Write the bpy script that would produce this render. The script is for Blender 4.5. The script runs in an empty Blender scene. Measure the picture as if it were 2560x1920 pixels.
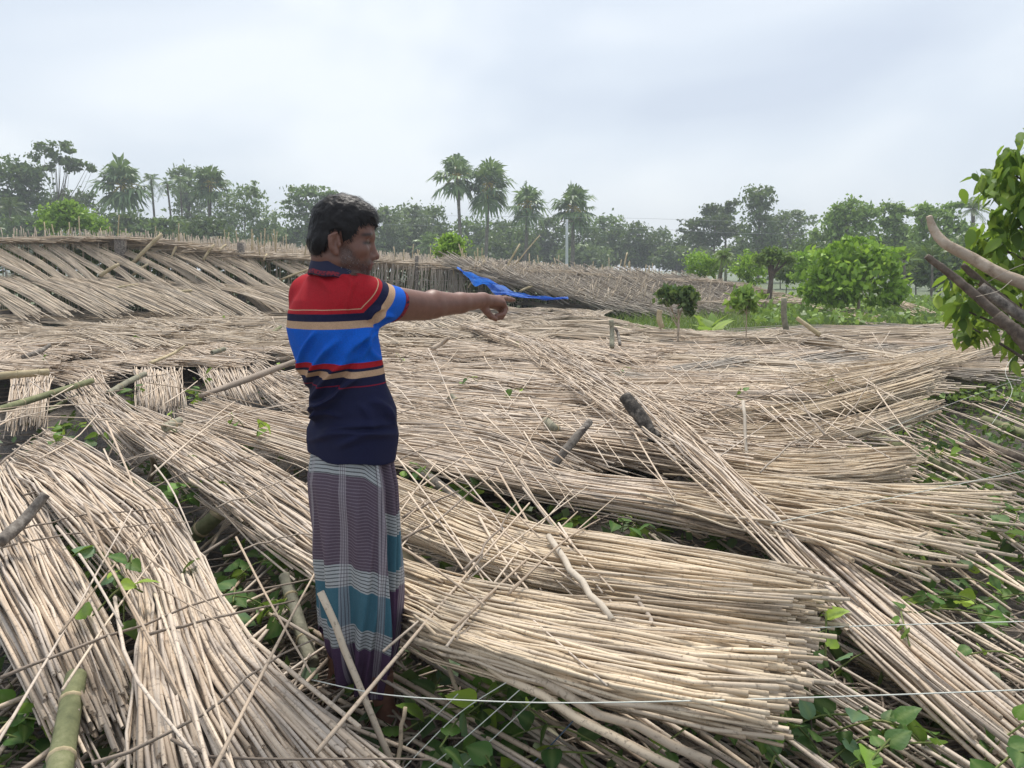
import bpy, math, random
import numpy as np
from mathutils import Vector, Matrix, Euler

rng = np.random.default_rng(11)
random.seed(11)
SC = bpy.context.scene
COL = SC.collection

# ------------------------------------------------------------------ camera
CAM_Z, FPX = 1.45, 1900.0
PITCH = math.radians(8.53)
CP, SP = math.cos(PITCH), math.sin(PITCH)
cam_d = bpy.data.cameras.new('camera')
cam = bpy.data.objects.new('camera', cam_d)
COL.objects.link(cam)
cam.location = (0, 0, CAM_Z)
cam.rotation_euler = (math.pi / 2 - PITCH, 0, 0)
cam_d.sensor_width = 36
cam_d.lens = FPX / 2560 * 36
cam_d.clip_start, cam_d.clip_end = 0.05, 2000
SC.camera = cam

# ------------------------------------------------------------------ world and sun
HAZE = 0.0017
SUN_EL, SUN_AZ = math.radians(64), math.radians(2)      # ahead of the camera, a little to the left
sun_dir = Vector((math.sin(SUN_AZ) * math.cos(SUN_EL), math.cos(SUN_AZ) * math.cos(SUN_EL), math.sin(SUN_EL)))
world = bpy.data.worlds.new('World')
SC.world = world
world.use_nodes = True
wn, wl = world.node_tree.nodes, world.node_tree.links
wn.clear()
w_out = wn.new('ShaderNodeOutputWorld')
w_bg = wn.new('ShaderNodeBackground')
sky = wn.new('ShaderNodeTexSky')
sky.sky_type = 'NISHITA'
sky.sun_disc = False
sky.sun_elevation = SUN_EL
sky.sun_rotation = SUN_AZ
sky.dust_density = 2.0
sk = wn.new('ShaderNodeMixRGB'); sk.blend_type = 'MULTIPLY'; sk.inputs[0].default_value = 1
sk.inputs[2].default_value = (0.09, 0.09, 0.09, 1)
wl.new(sky.outputs[0], sk.inputs[1])
tc = wn.new('ShaderNodeTexCoord')
mp = wn.new('ShaderNodeMapping'); mp.inputs['Scale'].default_value = (1.0, 1.0, 2.3)
mp.inputs['Location'].default_value = (2.35, 1.2, 0.4)
wl.new(tc.outputs['Generated'], mp.inputs[0])
nz = wn.new('ShaderNodeTexNoise'); nz.inputs['Scale'].default_value = 2.1
nz.inputs['Detail'].default_value = 4.5; nz.inputs['Roughness'].default_value = 0.42
nz.inputs['Distortion'].default_value = 0.35
wl.new(mp.outputs[0], nz.inputs['Vector'])
cr = wn.new('ShaderNodeValToRGB')
ce = cr.color_ramp.elements
ce[0].position, ce[0].color = 0.38, (0.415, 0.46, 0.53, 1)
ce[1].position, ce[1].color = 0.63, (0.60, 0.63, 0.655, 1)
e = cr.color_ramp.elements.new(0.50); e.color = (0.485, 0.53, 0.585, 1)
wl.new(nz.outputs['Fac'], cr.inputs[0])
# thin cloud glows around the hidden sun
dp = wn.new('ShaderNodeVectorMath'); dp.operation = 'DOT_PRODUCT'
nrm = wn.new('ShaderNodeVectorMath'); nrm.operation = 'NORMALIZE'
wl.new(tc.outputs['Generated'], nrm.inputs[0]); wl.new(nrm.outputs[0], dp.inputs[0])
dp.inputs[1].default_value = sun_dir
gm = wn.new('ShaderNodeMapRange'); gm.interpolation_type = 'SMOOTHSTEP'
gm.inputs[1].default_value, gm.inputs[2].default_value = 0.62, 1.0
gm.inputs[3].default_value, gm.inputs[4].default_value = 1.0, 1.15
wl.new(dp.outputs['Value'], gm.inputs[0])
gmul = wn.new('ShaderNodeMixRGB'); gmul.blend_type = 'MULTIPLY'; gmul.inputs[0].default_value = 1
wl.new(cr.outputs[0], gmul.inputs[1]); wl.new(gm.outputs[0], gmul.inputs[2])
mx = wn.new('ShaderNodeMixRGB'); mx.inputs[0].default_value = 0.86
wl.new(sk.outputs[0], mx.inputs[1]); wl.new(gmul.outputs[0], mx.inputs[2])
wl.new(mx.outputs[0], w_bg.inputs[0]); w_bg.inputs[1].default_value = 1.0
wl.new(w_bg.outputs[0], w_out.inputs[0])

sun_l = bpy.data.lights.new('sun', 'SUN')
sun_l.energy, sun_l.angle, sun_l.color = 2.6, math.radians(16), (1.0, 0.95, 0.87)
sun_o = bpy.data.objects.new('sun', sun_l)
COL.objects.link(sun_o)
sun_o.location = (0, 10, 30)
sun_o.rotation_euler = (-sun_dir).to_track_quat('-Z', 'Y').to_euler()

SC.render.engine = 'CYCLES'
SC.cycles.use_denoising = True
SC.cycles.max_bounces = 6
SC.cycles.diffuse_bounces = 3
SC.cycles.transparent_max_bounces = 8
SC.cycles.volume_bounces = 0
SC.view_settings.view_transform = 'Standard'
SC.view_settings.look = 'None'
SC.view_settings.exposure = 0.76
SC.view_settings.gamma = 1.0
SC.view_settings.use_curve_mapping = False

# ------------------------------------------------------------------ helpers
def ray(px, py):
    dx, dy = px - 1280.0, 960.0 - py
    return np.array([dx, FPX * CP + dy * SP, -FPX * SP + dy * CP])
def G(px, py, z=0.0):                      # the place at height z seen in that direction
    r = ray(px, py)
    return np.array([0, 0, CAM_Z]) + r * ((z - CAM_Z) / r[2])
def P(px, py, Y):                          # the place at distance Y seen in that direction
    r = ray(px, py)
    return np.array([0, 0, CAM_Z]) + r * (Y / r[1])
def px_m(Y):                               # metres per photo pixel at distance Y
    return Y * CP / FPX

def tag(o, label=None, cat=None, group=None, kind=None):
    if label: o['label'] = label
    if cat: o['category'] = cat
    if group: o['group'] = group
    if kind: o['kind'] = kind
    return o
def empty(name, loc, label=None, cat=None, group=None):
    o = bpy.data.objects.new(name, None)
    o.empty_display_size = 0.2
    o.location = tuple(float(v) for v in loc)
    COL.objects.link(o)
    return tag(o, label, cat, group)
def mesh(name, V, faces, mat=None, attrs=None, smooth=True, origin=(0, 0, 0), uvw=None):
    """faces: list of int arrays (n,3) or (n,4)."""
    me = bpy.data.meshes.new(name)
    V = np.asarray(V, dtype=np.float32) - np.asarray(origin, dtype=np.float32)
    me.vertices.add(len(V)); me.vertices.foreach_set('co', V.ravel())
    faces = [np.asarray(f, dtype=np.int32) for f in faces if len(f)]
    nl = sum(f.size for f in faces); nf = sum(len(f) for f in faces)
    me.loops.add(nl); me.polygons.add(nf)
    me.loops.foreach_set('vertex_index', np.concatenate([f.ravel() for f in faces]))
    tot = np.concatenate([np.full(len(f), f.shape[1], dtype=np.int32) for f in faces])
    st = np.concatenate([[0], np.cumsum(tot)[:-1]]).astype(np.int32)
    me.polygons.foreach_set('loop_start', st)
    me.polygons.foreach_set('loop_total', tot)
    me.polygons.foreach_set('use_smooth', np.full(nf, bool(smooth)))
    for k, a in (attrs or {}).items():
        at = me.attributes.new(k, 'FLOAT', 'POINT')
        at.data.foreach_set('value', np.asarray(a, dtype=np.float32))
    me.update(calc_edges=True)
    if mat: me.materials.append(mat)
    return me
def obj(name, V, faces, mat, parent=None, attrs=None, smooth=True, origin=None):
    if parent is not None:
        org = np.array(parent.location) if parent.parent is None else np.array(parent.location) + np.array(parent.parent.location)
    else:
        org = np.zeros(3) if origin is None else np.asarray(origin)
    me = mesh(name, V, faces, mat, attrs, smooth, org)
    o = bpy.data.objects.new(name, me)
    COL.objects.link(o)
    if parent is not None: o.parent = parent
    else: o.location = tuple(float(v) for v in org)
    return o

def tubes(paths, radii, sides=6, caps=True, hollow=False, rnd=None):
    """paths (N,K,3), radii (N,K) -> V, faces, rnd per vertex."""
    paths = np.asarray(paths, float); N, K, _ = paths.shape
    radii = np.broadcast_to(np.asarray(radii, float), (N, K))
    t = np.gradient(paths, axis=1)
    t /= np.linalg.norm(t, axis=2, keepdims=True) + 1e-9
    mt = t.mean(axis=1); up = np.where(np.abs(mt[:, 2:3]) > 0.85, np.array([[1.0, 0, 0]]), np.array([[0, 0, 1.0]]))
    s = np.cross(t, up[:, None, :]); s /= np.linalg.norm(s, axis=2, keepdims=True) + 1e-9
    n = np.cross(s, t)
    a = np.arange(sides) * 2 * math.pi / sides + 0.3
    V = paths[:, :, None, :] + radii[:, :, None, None] * (np.cos(a)[None, None, :, None] * s[:, :, None, :] + np.sin(a)[None, None, :, None] * n[:, :, None, :])
    V = V.reshape(N, K * sides, 3)
    k, j = np.meshgrid(np.arange(K - 1), np.arange(sides), indexing='ij')
    j2 = (j + 1) % sides
    q = np.stack([k * sides + j, k * sides + j2, (k + 1) * sides + j2, (k + 1) * sides + j], -1).reshape(-1, 4)
    per = K * sides
    tri = None
    if caps:
        ext = []
        for end, sg in ((0, 1), (K - 1, -1)):
            c = paths[:, end]
            if hollow:
                inner = c[:, None, :] + 0.55 * (V[:, end * sides:(end + 1) * sides] - c[:, None, :])
                deep = c + sg * t[:, end] * radii[:, end:end + 1] * 1.6
                ext += [inner, deep[:, None, :]]
            else:
                ext += [c[:, None, :]]
        V = np.concatenate([V] + ext, axis=1)
        tl, ql = [], []
        jj = np.arange(sides); jn = (jj + 1) % sides
        off = per
        for end, fl in ((0, False), (K - 1, True)):
            b = end * sides
            if hollow:
                r0 = np.stack([b + jj, b + jn, off + jn, off + jj], -1); r1 = np.stack([off + jj, off + jn, np.full(sides, off + sides)], -1)
                ql.append(r0[:, ::-1] if not fl else r0); tl.append(r1[:, ::-1] if not fl else r1)
                off += sides + 1
            else:
                r1 = np.stack([b + jj, b + jn, np.full(sides, off)], -1)
                tl.append(r1[:, ::-1] if not fl else r1); off += 1
        per = off
        tri = np.concatenate(tl)
        if ql: q = np.concatenate([q] + ql)
    offs = (np.arange(N) * per)[:, None, None]
    F = [(q[None] + offs).reshape(-1, 4)]
    if tri is not None: F.append((tri[None] + offs).reshape(-1, 3))
    if rnd is None: rnd = rng.random(N)
    return V.reshape(-1, 3), F, np.repeat(rnd, per)

def catmull(pts, n):
    pts = np.asarray(pts, float); m = len(pts)
    if m == 2:
        f = np.linspace(0, 1, n)[:, None]; return pts[0] * (1 - f) + pts[1] * f
    p = np.vstack([2 * pts[0] - pts[1], pts, 2 * pts[-1] - pts[-2]])
    u = np.linspace(0, m - 1 - 1e-6, n); i = u.astype(int); f = (u - i)[:, None]
    a, b, c, d = p[i], p[i + 1], p[i + 2], p[i + 3]
    return 0.5 * (2 * b + (c - a) * f + (2 * a - 5 * b + 4 * c - d) * f ** 2 + (3 * b - a - 3 * c + d) * f ** 3)

# ------------------------------------------------------------------ materials
def new_mat(name):
    m = bpy.data.materials.new(name); m.use_nodes = True
    nt = m.node_tree; nt.nodes.clear()
    out = nt.nodes.new('ShaderNodeOutputMaterial')
    b = nt.nodes.new('ShaderNodeBsdfPrincipled')
    nt.links.new(b.outputs[0], out.inputs[0])
    return m, nt, b, out
def ramp(nt, sock, stops, const=False):
    r = nt.nodes.new('ShaderNodeValToRGB')
    r.color_ramp.interpolation = 'CONSTANT' if const else 'LINEAR'
    el = r.color_ramp.elements
    el[0].position, el[0].color = stops[0][0], (*stops[0][1], 1)
    el[1].position, el[1].color = stops[-1][0], (*stops[-1][1], 1)
    for p_, c_ in stops[1:-1]:
        e_ = el.new(p_); e_.color = (*c_, 1)
    nt.links.new(sock, r.inputs[0])
    return r.outputs[0]
def attr(nt, name):
    a = nt.nodes.new('ShaderNodeAttribute'); a.attribute_name = name
    return a
def noise(nt, scale, detail=3, rough=0.5, vec=None, dist=0.0):
    n = nt.nodes.new('ShaderNodeTexNoise')
    n.inputs['Scale'].default_value = scale; n.inputs['Detail'].default_value = detail
    n.inputs['Roughness'].default_value = rough; n.inputs['Distortion'].default_value = dist
    if vec is not None: nt.links.new(vec, n.inputs['Vector'])
    return n.outputs['Fac']
def pos(nt):
    return nt.nodes.new('ShaderNodeNewGeometry').outputs['Position']
def math_n(nt, op, a, b=None, c=None):
    m = nt.nodes.new('ShaderNodeMath'); m.operation = op
    for i, v in enumerate((a, b, c)):
        if v is None: continue
        if isinstance(v, (int, float)): m.inputs[i].default_value = v
        else: nt.links.new(v, m.inputs[i])
    return m.outputs[0]
def mixc(nt, fac, a, b, mode='MIX'):
    m = nt.nodes.new('ShaderNodeMixRGB'); m.blend_type = mode
    for i, v in ((0, fac), (1, a), (2, b)):
        if isinstance(v, (int, float)): m.inputs[i].default_value = v
        elif isinstance(v, tuple): m.inputs[i].default_value = (*v, 1)
        else: nt.links.new(v, m.inputs[i])
    return m.outputs[0]
def bump(nt, b, height, strength=0.3, dist=0.01):
    n = nt.nodes.new('ShaderNodeBump'); n.inputs['Strength'].default_value = strength; n.inputs['Distance'].default_value = dist
    nt.links.new(height, n.inputs['Height']); nt.links.new(n.outputs[0], b.inputs['Normal'])

def stick_material(name, stops, speck=(0.16, 0.12, 0.09), speck_amt=0.75, rough=0.7):
    m, nt, b, out = new_mat(name)
    base = ramp(nt, attr(nt, 'rnd').outputs['Fac'], stops)
    p = pos(nt)
    n1 = noise(nt, 75, 4, 0.65, p)
    f1 = ramp(nt, n1, [(0.55, (0, 0, 0)), (0.68, (1, 1, 1))])
    fac = math_n(nt, 'MULTIPLY', f1, speck_amt)
    c = mixc(nt, fac, base, speck)
    n2 = noise(nt, 6, 2, 0.5, p)
    c = mixc(nt, ramp(nt, n2, [(0.35, (0, 0, 0)), (0.7, (0.42, 0.42, 0.42))]), c, (0.33, 0.27, 0.21))
    nt.links.new(c, b.inputs['Base Color'])
    b.inputs['Roughness'].default_value = rough
    b.inputs['Specular IOR Level'].default_value = 0.3
    bump(nt, b, n1, 0.25, 0.003)
    return m
M = {}
M['stick'] = stick_material('jute_stick', [(0.0, (0.34, 0.255, 0.18)), (0.2, (0.58, 0.46, 0.345)), (0.45, (0.68, 0.56, 0.435)), (0.7, (0.60, 0.51, 0.425)), (0.88, (0.46, 0.395, 0.335)), (1.0, (0.27, 0.225, 0.185))])
M['stick_gold'] = stick_material('pale_gold_stick', [(0.0, (0.44, 0.335, 0.225)), (0.25, (0.62, 0.495, 0.345)), (0.5, (0.72, 0.595, 0.435)), (0.8, (0.60, 0.50, 0.385)), (1.0, (0.38, 0.30, 0.215))], speck_amt=0.7)
M['stick_far'] = stick_material('weathered_stick', [(0.0, (0.44, 0.36, 0.27)), (0.4, (0.62, 0.51, 0.38)), (0.8, (0.54, 0.46, 0.37)), (1.0, (0.30, 0.26, 0.22))], speck_amt=0.3)
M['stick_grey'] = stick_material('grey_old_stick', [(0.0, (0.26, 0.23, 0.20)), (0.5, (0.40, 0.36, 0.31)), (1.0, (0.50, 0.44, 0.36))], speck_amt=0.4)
M['branch'] = stick_material('dark_branch', [(0.0, (0.13, 0.10, 0.08)), (0.6, (0.24, 0.19, 0.15)), (1.0, (0.36, 0.30, 0.24))], speck=(0.07, 0.055, 0.045), speck_amt=0.6)

def bark_material(name, c1, c2, c3, scale=22, stretch=(1, 1, 0.25), strength=0.6):
    m, nt, b, out = new_mat(name)
    p = pos(nt)
    n1 = noise(nt, scale, 5, 0.65, p)
    n2 = noise(nt, scale * 0.25, 3, 0.5, p)
    c = ramp(nt, n1, [(0.3, c1), (0.5, c2), (0.7, c3)])
    c = mixc(nt, ramp(nt, n2, [(0.4, (0, 0, 0)), (0.7, (0.6, 0.6, 0.6))]), c, c1)
    nt.links.new(c, b.inputs['Base Color']); b.inputs['Roughness'].default_value = 0.85
    b.inputs['Specular IOR Level'].default_value = 0.25
    bump(nt, b, n1, strength, 0.01)
    return m
M['bamboo'] = bark_material('green_bamboo', (0.10, 0.11, 0.055), (0.19, 0.20, 0.10), (0.30, 0.29, 0.17), 14)
M['bamboo_grey'] = bark_material('grey_bamboo', (0.13, 0.12, 0.09), (0.27, 0.26, 0.19), (0.42, 0.39, 0.30), 16)
M['bamboo_dry'] = bark_material('dry_bamboo', (0.30, 0.24, 0.14), (0.46, 0.38, 0.24), (0.55, 0.47, 0.32), 14)
M['weathered'] = bark_material('weathered_wood', (0.06, 0.05, 0.045), (0.19, 0.165, 0.14), (0.42, 0.38, 0.33), 26)
M['charred'] = bark_material('charred_stump', (0.02, 0.018, 0.016), (0.06, 0.052, 0.045), (0.26, 0.23, 0.20), 26)
M['bark_pale'] = bark_material('pale_bark', (0.25, 0.19, 0.14), (0.44, 0.36, 0.28), (0.52, 0.45, 0.37), 18)
M['bark_dark'] = bark_material('dark_bark', (0.06, 0.045, 0.036), (0.12, 0.095, 0.075), (0.22, 0.18, 0.145), 20)
M['bark_far'] = bark_material('grey_bark', (0.10, 0.085, 0.07), (0.18, 0.16, 0.135), (0.30, 0.27, 0.23), 4)

def leaf_material(name, stops, trans=0.35, rough=0.45, vein=False):
    m, nt, b, out = new_mat(name)
    base = ramp(nt, attr(nt, 'rnd').outputs['Fac'], stops)
    oi = nt.nodes.new('ShaderNodeObjectInfo')
    hs = nt.nodes.new('ShaderNodeHueSaturation')
    nt.links.new(base, hs.inputs['Color'])
    v = math_n(nt, 'MULTIPLY_ADD', oi.outputs['Random'], 0.45, 0.78)
    nt.links.new(v, hs.inputs['Value'])
    c = hs.outputs[0]
    if vein:
        vn = attr(nt, 'vein').outputs['Fac']
        c = mixc(nt, math_n(nt, 'MULTIPLY', vn, 0.5), c, (0.22, 0.30, 0.10))
    nt.links.new(c, b.inputs['Base Color'])
    b.inputs['Roughness'].default_value = rough; b.inputs['Specular IOR Level'].default_value = 0.3
    if vein:
        bump(nt, b, noise(nt, 70, 3, .5, pos(nt)), .5, .004)
    tr = nt.nodes.new('ShaderNodeBsdfTranslucent')
    tcol = mixc(nt, 0.5, c, (0.25, 0.36, 0.04))
    nt.links.new(tcol, tr.inputs[0])
    mxs = nt.nodes.new('ShaderNodeMixShader'); mxs.inputs[0].default_value = trans
    nt.links.new(b.outputs[0], mxs.inputs[1]); nt.links.new(tr.outputs[0], mxs.inputs[2])
    nt.links.new(mxs.outputs[0], out.inputs[0])
    return m
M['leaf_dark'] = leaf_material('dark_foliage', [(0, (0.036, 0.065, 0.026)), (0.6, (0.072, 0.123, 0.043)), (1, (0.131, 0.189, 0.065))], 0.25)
M['leaf_mid'] = leaf_material('mid_foliage', [(0, (0.058, 0.094, 0.032)), (0.6, (0.109, 0.181, 0.058)), (1, (0.189, 0.275, 0.087))], 0.3)
M['leaf_light'] = leaf_material('light_foliage', [(0, (0.102, 0.16, 0.043)), (0.6, (0.189, 0.304, 0.072)), (1, (0.319, 0.464, 0.116))], 0.35)
M['leaf_lime'] = leaf_material('lime_foliage', [(0, (0.131, 0.232, 0.029)), (0.6, (0.261, 0.45, 0.051)), (1, (0.406, 0.6, 0.087))], 0.4)
M['leaf_grey'] = leaf_material('grey_green_foliage', [(0, (0.102, 0.145, 0.08)), (0.6, (0.189, 0.254, 0.123)), (1, (0.29, 0.362, 0.189))], 0.3)
M['palm'] = leaf_material('palm_frond', [(0, (0.072, 0.123, 0.058)), (0.6, (0.145, 0.232, 0.094)), (1, (0.275, 0.377, 0.16))], 0.25)
M['palm_dry'] = leaf_material('dry_palm_stalk', [(0, (0.45, 0.35, 0.06)), (1, (0.68, 0.56, 0.12))], 0.1)
M['betel'] = leaf_material('betel_leaf', [(0, (0.03, 0.075, 0.022)), (0.45, (0.065, 0.15, 0.03)), (0.8, (0.14, 0.27, 0.04)), (1, (0.32, 0.46, 0.06))], 0.32, 0.55, True)
M['betel_under'] = leaf_material('betel_leaf_underside', [(0, (0.10, 0.19, 0.10)), (1, (0.20, 0.32, 0.15))], 0.3, 0.5, True)
M['tree_leaf'] = leaf_material('broad_tree_leaf', [(0, (0.08, 0.17, 0.03)), (0.5, (0.18, 0.31, 0.045)), (1, (0.36, 0.48, 0.07))], 0.5, 0.45, True)
M['grass'] = leaf_material('grass_blades', [(0, (0.087, 0.145, 0.036)), (0.5, (0.174, 0.29, 0.058)), (1, (0.377, 0.435, 0.145))], 0.3)
M['stem'] = bark_material('vine_stem', (0.08, 0.11, 0.03), (0.16, 0.20, 0.06), (0.28, 0.27, 0.12), 20)
# ------------------------------------------------------------------ ground: one sheet to the horizon
def fbm(x, y, seed=0, octs=4):
    r = np.random.default_rng(seed); out = np.zeros_like(x); amp = 1.0; fr = 1.0
    for _ in range(octs):
        for _k in range(3):
            a = r.random() * 6.283; p = r.random() * 6.283
            out += amp * np.sin(fr * (x * math.cos(a) + y * math.sin(a)) + p + 1.3 * np.sin(fr * 0.6 * (y * math.cos(a) - x * math.sin(a)) + p * 2)) / 3
        amp *= 0.5; fr *= 2.1
    return out
def mat_ground():
    m, nt, b, out = new_mat('wet_mud')
    p = pos(nt)
    n1 = noise(nt, 3.0, 6, 0.62, p); n2 = noise(nt, 22, 5, 0.7, p)
    mud = ramp(nt, n2, [(0.3, (0.035, 0.027, 0.02)), (0.5, (0.075, 0.06, 0.046)), (0.7, (0.15, 0.125, 0.10))])
    lit = ramp(nt, noise(nt, 60, 3, 0.6, p), [(0.58, (0, 0, 0)), (0.66, (1, 1, 1))])
    mud = mixc(nt, math_n(nt, 'MULTIPLY', lit, 0.5), mud, (0.03, 0.025, 0.018))
    sep = nt.nodes.new('ShaderNodeSeparateXYZ'); nt.links.new(p, sep.inputs[0])
    far = nt.nodes.new('ShaderNodeMapRange'); nt.links.new(sep.outputs[1], far.inputs[0])
    far.inputs[1].default_value, far.inputs[2].default_value = 12, 24
    far.inputs[3].default_value, far.inputs[4].default_value = 0, 1
    gcol = ramp(nt, n1, [(0.3, (0.05, 0.08, 0.025)), (0.55, (0.09, 0.13, 0.04)), (0.75, (0.17, 0.16, 0.08))])
    c = mixc(nt, far.outputs[0], mud, gcol)
    nt.links.new(c, b.inputs['Base Color'])
    nt.links.new(ramp(nt, n1, [(0.4, (0.35,) * 3), (0.6, (0.8,) * 3)]), b.inputs['Roughness'])
    bump(nt, b, n2, 1.0, 0.06)
    return m
xs = np.unique(np.concatenate([np.linspace(-6, 6, 140), np.linspace(-40, 40, 60), np.linspace(-900, 900, 30)]))
ys = np.unique(np.concatenate([np.linspace(-6, 1, 12), np.linspace(1, 9, 110), np.linspace(9, 40, 40), np.linspace(40, 1500, 24)]))
X, Y = np.meshgrid(xs, ys, indexing='ij')
Z = 0.035 * fbm(X * 2.2, Y * 2.2, 3, 4) * np.exp(-np.maximum(0, np.hypot(X, Y) - 6) / 6) - 0.03
nx, ny = len(xs), len(ys)
I = np.arange(nx * ny).reshape(nx, ny)
q = np.stack([I[:-1, :-1], I[1:, :-1], I[1:, 1:], I[:-1, 1:]], -1).reshape(-1, 4)
tag(obj('ground', np.stack([X, Y, Z], -1).reshape(-1, 3), [q], mat_ground()), kind='structure')
# ------------------------------------------------------------------ trees
def leaf_quads(C, size, droop=0.0, aspect=0.55, fold=False, r=None):
    r = r or rng
    n = len(C)
    a = r.normal(size=(n, 3)); a[:, 2] -= droop; a /= np.linalg.norm(a, axis=1, keepdims=True)
    b = np.cross(a, r.normal(size=(n, 3))); b /= np.linalg.norm(b, axis=1, keepdims=True) + 1e-9
    s = size * (0.6 + 0.8 * r.random((n, 1)))
    V = np.stack([C - a * s * 0.5, C + b * s * aspect * 0.5, C + a * s * 0.5, C - b * s * aspect * 0.5], 1).reshape(-1, 3)
    F = np.arange(n * 4).reshape(-1, 4)
    return V, F, np.repeat(r.random(n), 4)
def clump_points(blobs, n, clumps, spread=0.30, shell=0.55):
    """blobs: (x,y,z,rx,ry,rz). points gather in small clumps near the blob's skin"""
    out = []
    w = np.array([b[3] * b[5] for b in blobs]); w = w / w.sum()
    for b, wi in zip(blobs, w):
        m = max(3, int(clumps * wi)); k = max(6, int(n * wi / m))
        d = rng.normal(size=(m, 3)); d /= np.linalg.norm(d, axis=1, keepdims=True)
        rad = shell + (1 - shell) * rng.random((m, 1)) ** 0.6
        cc = d * rad
        cs = spread * (0.6 + 0.8 * rng.random((m, 1, 1)))
        pts = cc[:, None, :] + rng.normal(size=(m, k, 3)) * cs * np.array([1, 1, 0.7])
        out.append((pts.reshape(-1, 3) * np.array(b[3:6])) + np.array(b[:3]))
    return np.concatenate(out)
def tree(name, label, base, Yd, blobs, leaf='leaf_mid', n=2600, clumps=70, lsize=0.42, trunk_r=None, trunk_top=None, cat='tree', group=None, droop=0.0, depth=None, spread=0.28, shell=0.55, branch=True, bark='bark_far', leanpx=0, front=0.0):
    """base=(px,py) of trunk foot on the ground plane direction; blobs=(px,py,rx_px,ry_px)"""
    s = px_m(Yd)
    root_p = P(base[0], base[1], Yd - front); root_p[2] = 0.0
    root = empty(name, root_p, label, cat, group)
    bl = []
    for (bx, by, rx, ry) in blobs:
        c = P(bx, by, Yd + rng.normal() * rx * s * 0.25)
        bl.append((c[0], c[1], c[2], rx * s, (depth or rx) * s * 0.9, ry * s))
    zt = max(b[2] for b in bl)
    cx = np.mean([b[0] for b in bl]); cz = np.mean([b[2] for b in bl]) if trunk_top is None else P(base[0], trunk_top, Yd)[2]
    tr = trunk_r or max(0.03, 0.02 * zt)
    top = np.array([root_p[0] * 0.6 + cx * 0.4 + leanpx * s, root_p[1], cz])
    mid = (root_p + top) / 2 + np.array([rng.normal() * 0.02 * cz, 0, 0])
    path = catmull([root_p - [0, 0, 0.15], mid, top], 10)
    V, F, rn = tubes(path[None], np.linspace(tr, tr * 0.45, 10)[None], 7)
    Vs, Fs, Rs, off = [V], [list(F)], [rn], len(V)
    if branch:
        bp, br = [], []
        for b in bl:
            for q_ in range(3):
                st = path[rng.integers(5, 10)]
                d = rng.normal(size=3); d /= np.linalg.norm(d)
                en = np.array(b[:3]) + d * np.array(b[3:6]) * 0.75
                md = (st + en) / 2 + np.array([0, 0, -0.08 * np.linalg.norm(en - st)])
                bp.append(catmull([st, md, en], 6)); br.append(np.linspace(tr * 0.45, tr * 0.1, 6))
        V2, F2, r2 = tubes(np.array(bp), np.array(br), 4)
        Vs.append(V2); Rs.append(r2); Fs.append([f + off for f in F2])
    obj('trunk', np.concatenate(Vs), [f for fs in Fs for f in fs], M[bark], root, {'rnd': np.concatenate(Rs)})
    C = clump_points(bl, n, clumps, spread, shell)
    V, F, rn = leaf_quads(C, lsize, droop)
    obj('crown', V, [F], M[leaf], root, {'rnd': rn}, smooth=False)
    return root

def fan_palm(label, cpx, Yd, rpx, base_px, nf=30, seed=0):
    r = np.random.default_rng(seed)
    s = px_m(Yd); R = rpx * s
    c = P(cpx[0], cpx[1], Yd)
    b = P(base_px[0], base_px[1], Yd); b[2] = 0
    root = empty('fan_palm', b, label, 'palm tree', 'tall fan palms')
    pth = catmull([b - [0, 0, .2], (b + c) / 2 + [r.normal() * 0.1, 0, 0], c], 14)
    rad = np.linspace(0.22, 0.15, 14) * (1 + 0.10 * r.random(14)); rad[-4:] *= np.array([1.1, 1.35, 1.5, 1.2])
    V, F, rn = tubes(pth[None], rad[None], 8)
    obj('trunk', V, F, M['bark_far'], root, {'rnd': rn})
    # fronds
    VV, FF, RR, off = [], [], [], 0
    ps, pr = [], []
    for i in range(nf):
        el = math.radians(-62 + 150 * ((i + 0.5) / nf) ** 0.85 + r.normal() * 8); az = i * 2.399 + r.normal() * 0.2
        L = R * (0.34 + 0.36 * r.random())
        d = np.array([math.cos(az) * math.cos(el), math.sin(az) * math.cos(el), math.sin(el)])
        tip = c + d * L + np.array([0, 0, -0.10 * R * math.cos(el)])
        ps.append(catmull([c, c + d * L * 0.55, tip], 4)); pr.append(np.linspace(0.085, 0.05, 4))
        side = np.cross(d, [0, 0, 1.0]); side /= np.linalg.norm(side) + 1e-6
        nrm_ = np.cross(side, d)
        FR = R * (0.56 + 0.34 * r.random())
        nb = 15
        for k in range(nb):
            ang = math.radians(-115 + 230 * k / (nb - 1) + r.normal() * 3)
            v = d * math.cos(ang) + side * math.sin(ang)
            ln = FR * (0.78 + 0.22 * math.cos(ang)) * (0.85 + 0.3 * r.random())
            m1 = tip + v * ln * 0.6 + nrm_ * 0.12 * ln * (0.5 - r.random()) - np.array([0, 0, 0.06 * ln])
            e1 = tip + v * ln - np.array([0, 0, (0.20 + 0.45 * r.random()) * ln])
            w = side * math.cos(ang) - d * math.sin(ang)
            w = w * 0.075 * FR + nrm_ * 0.03 * FR * (r.random() - .5)
            VV += [tip, m1 + w, e1, m1 - w]; FF.append([off, off + 1, off + 2, off + 3]); RR += [r.random()] * 4; off += 4
    obj('crown', np.array(VV), [np.array(FF)], M['palm'], root, {'rnd': np.array(RR)}, smooth=False)
    V, F, rn = tubes(np.array(ps), np.array(pr), 4)
    o = obj('frond_stalks', V, F, M['palm_dry'], root, {'rnd': rn}); o['kind'] = 'stuff'
    return root
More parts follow.
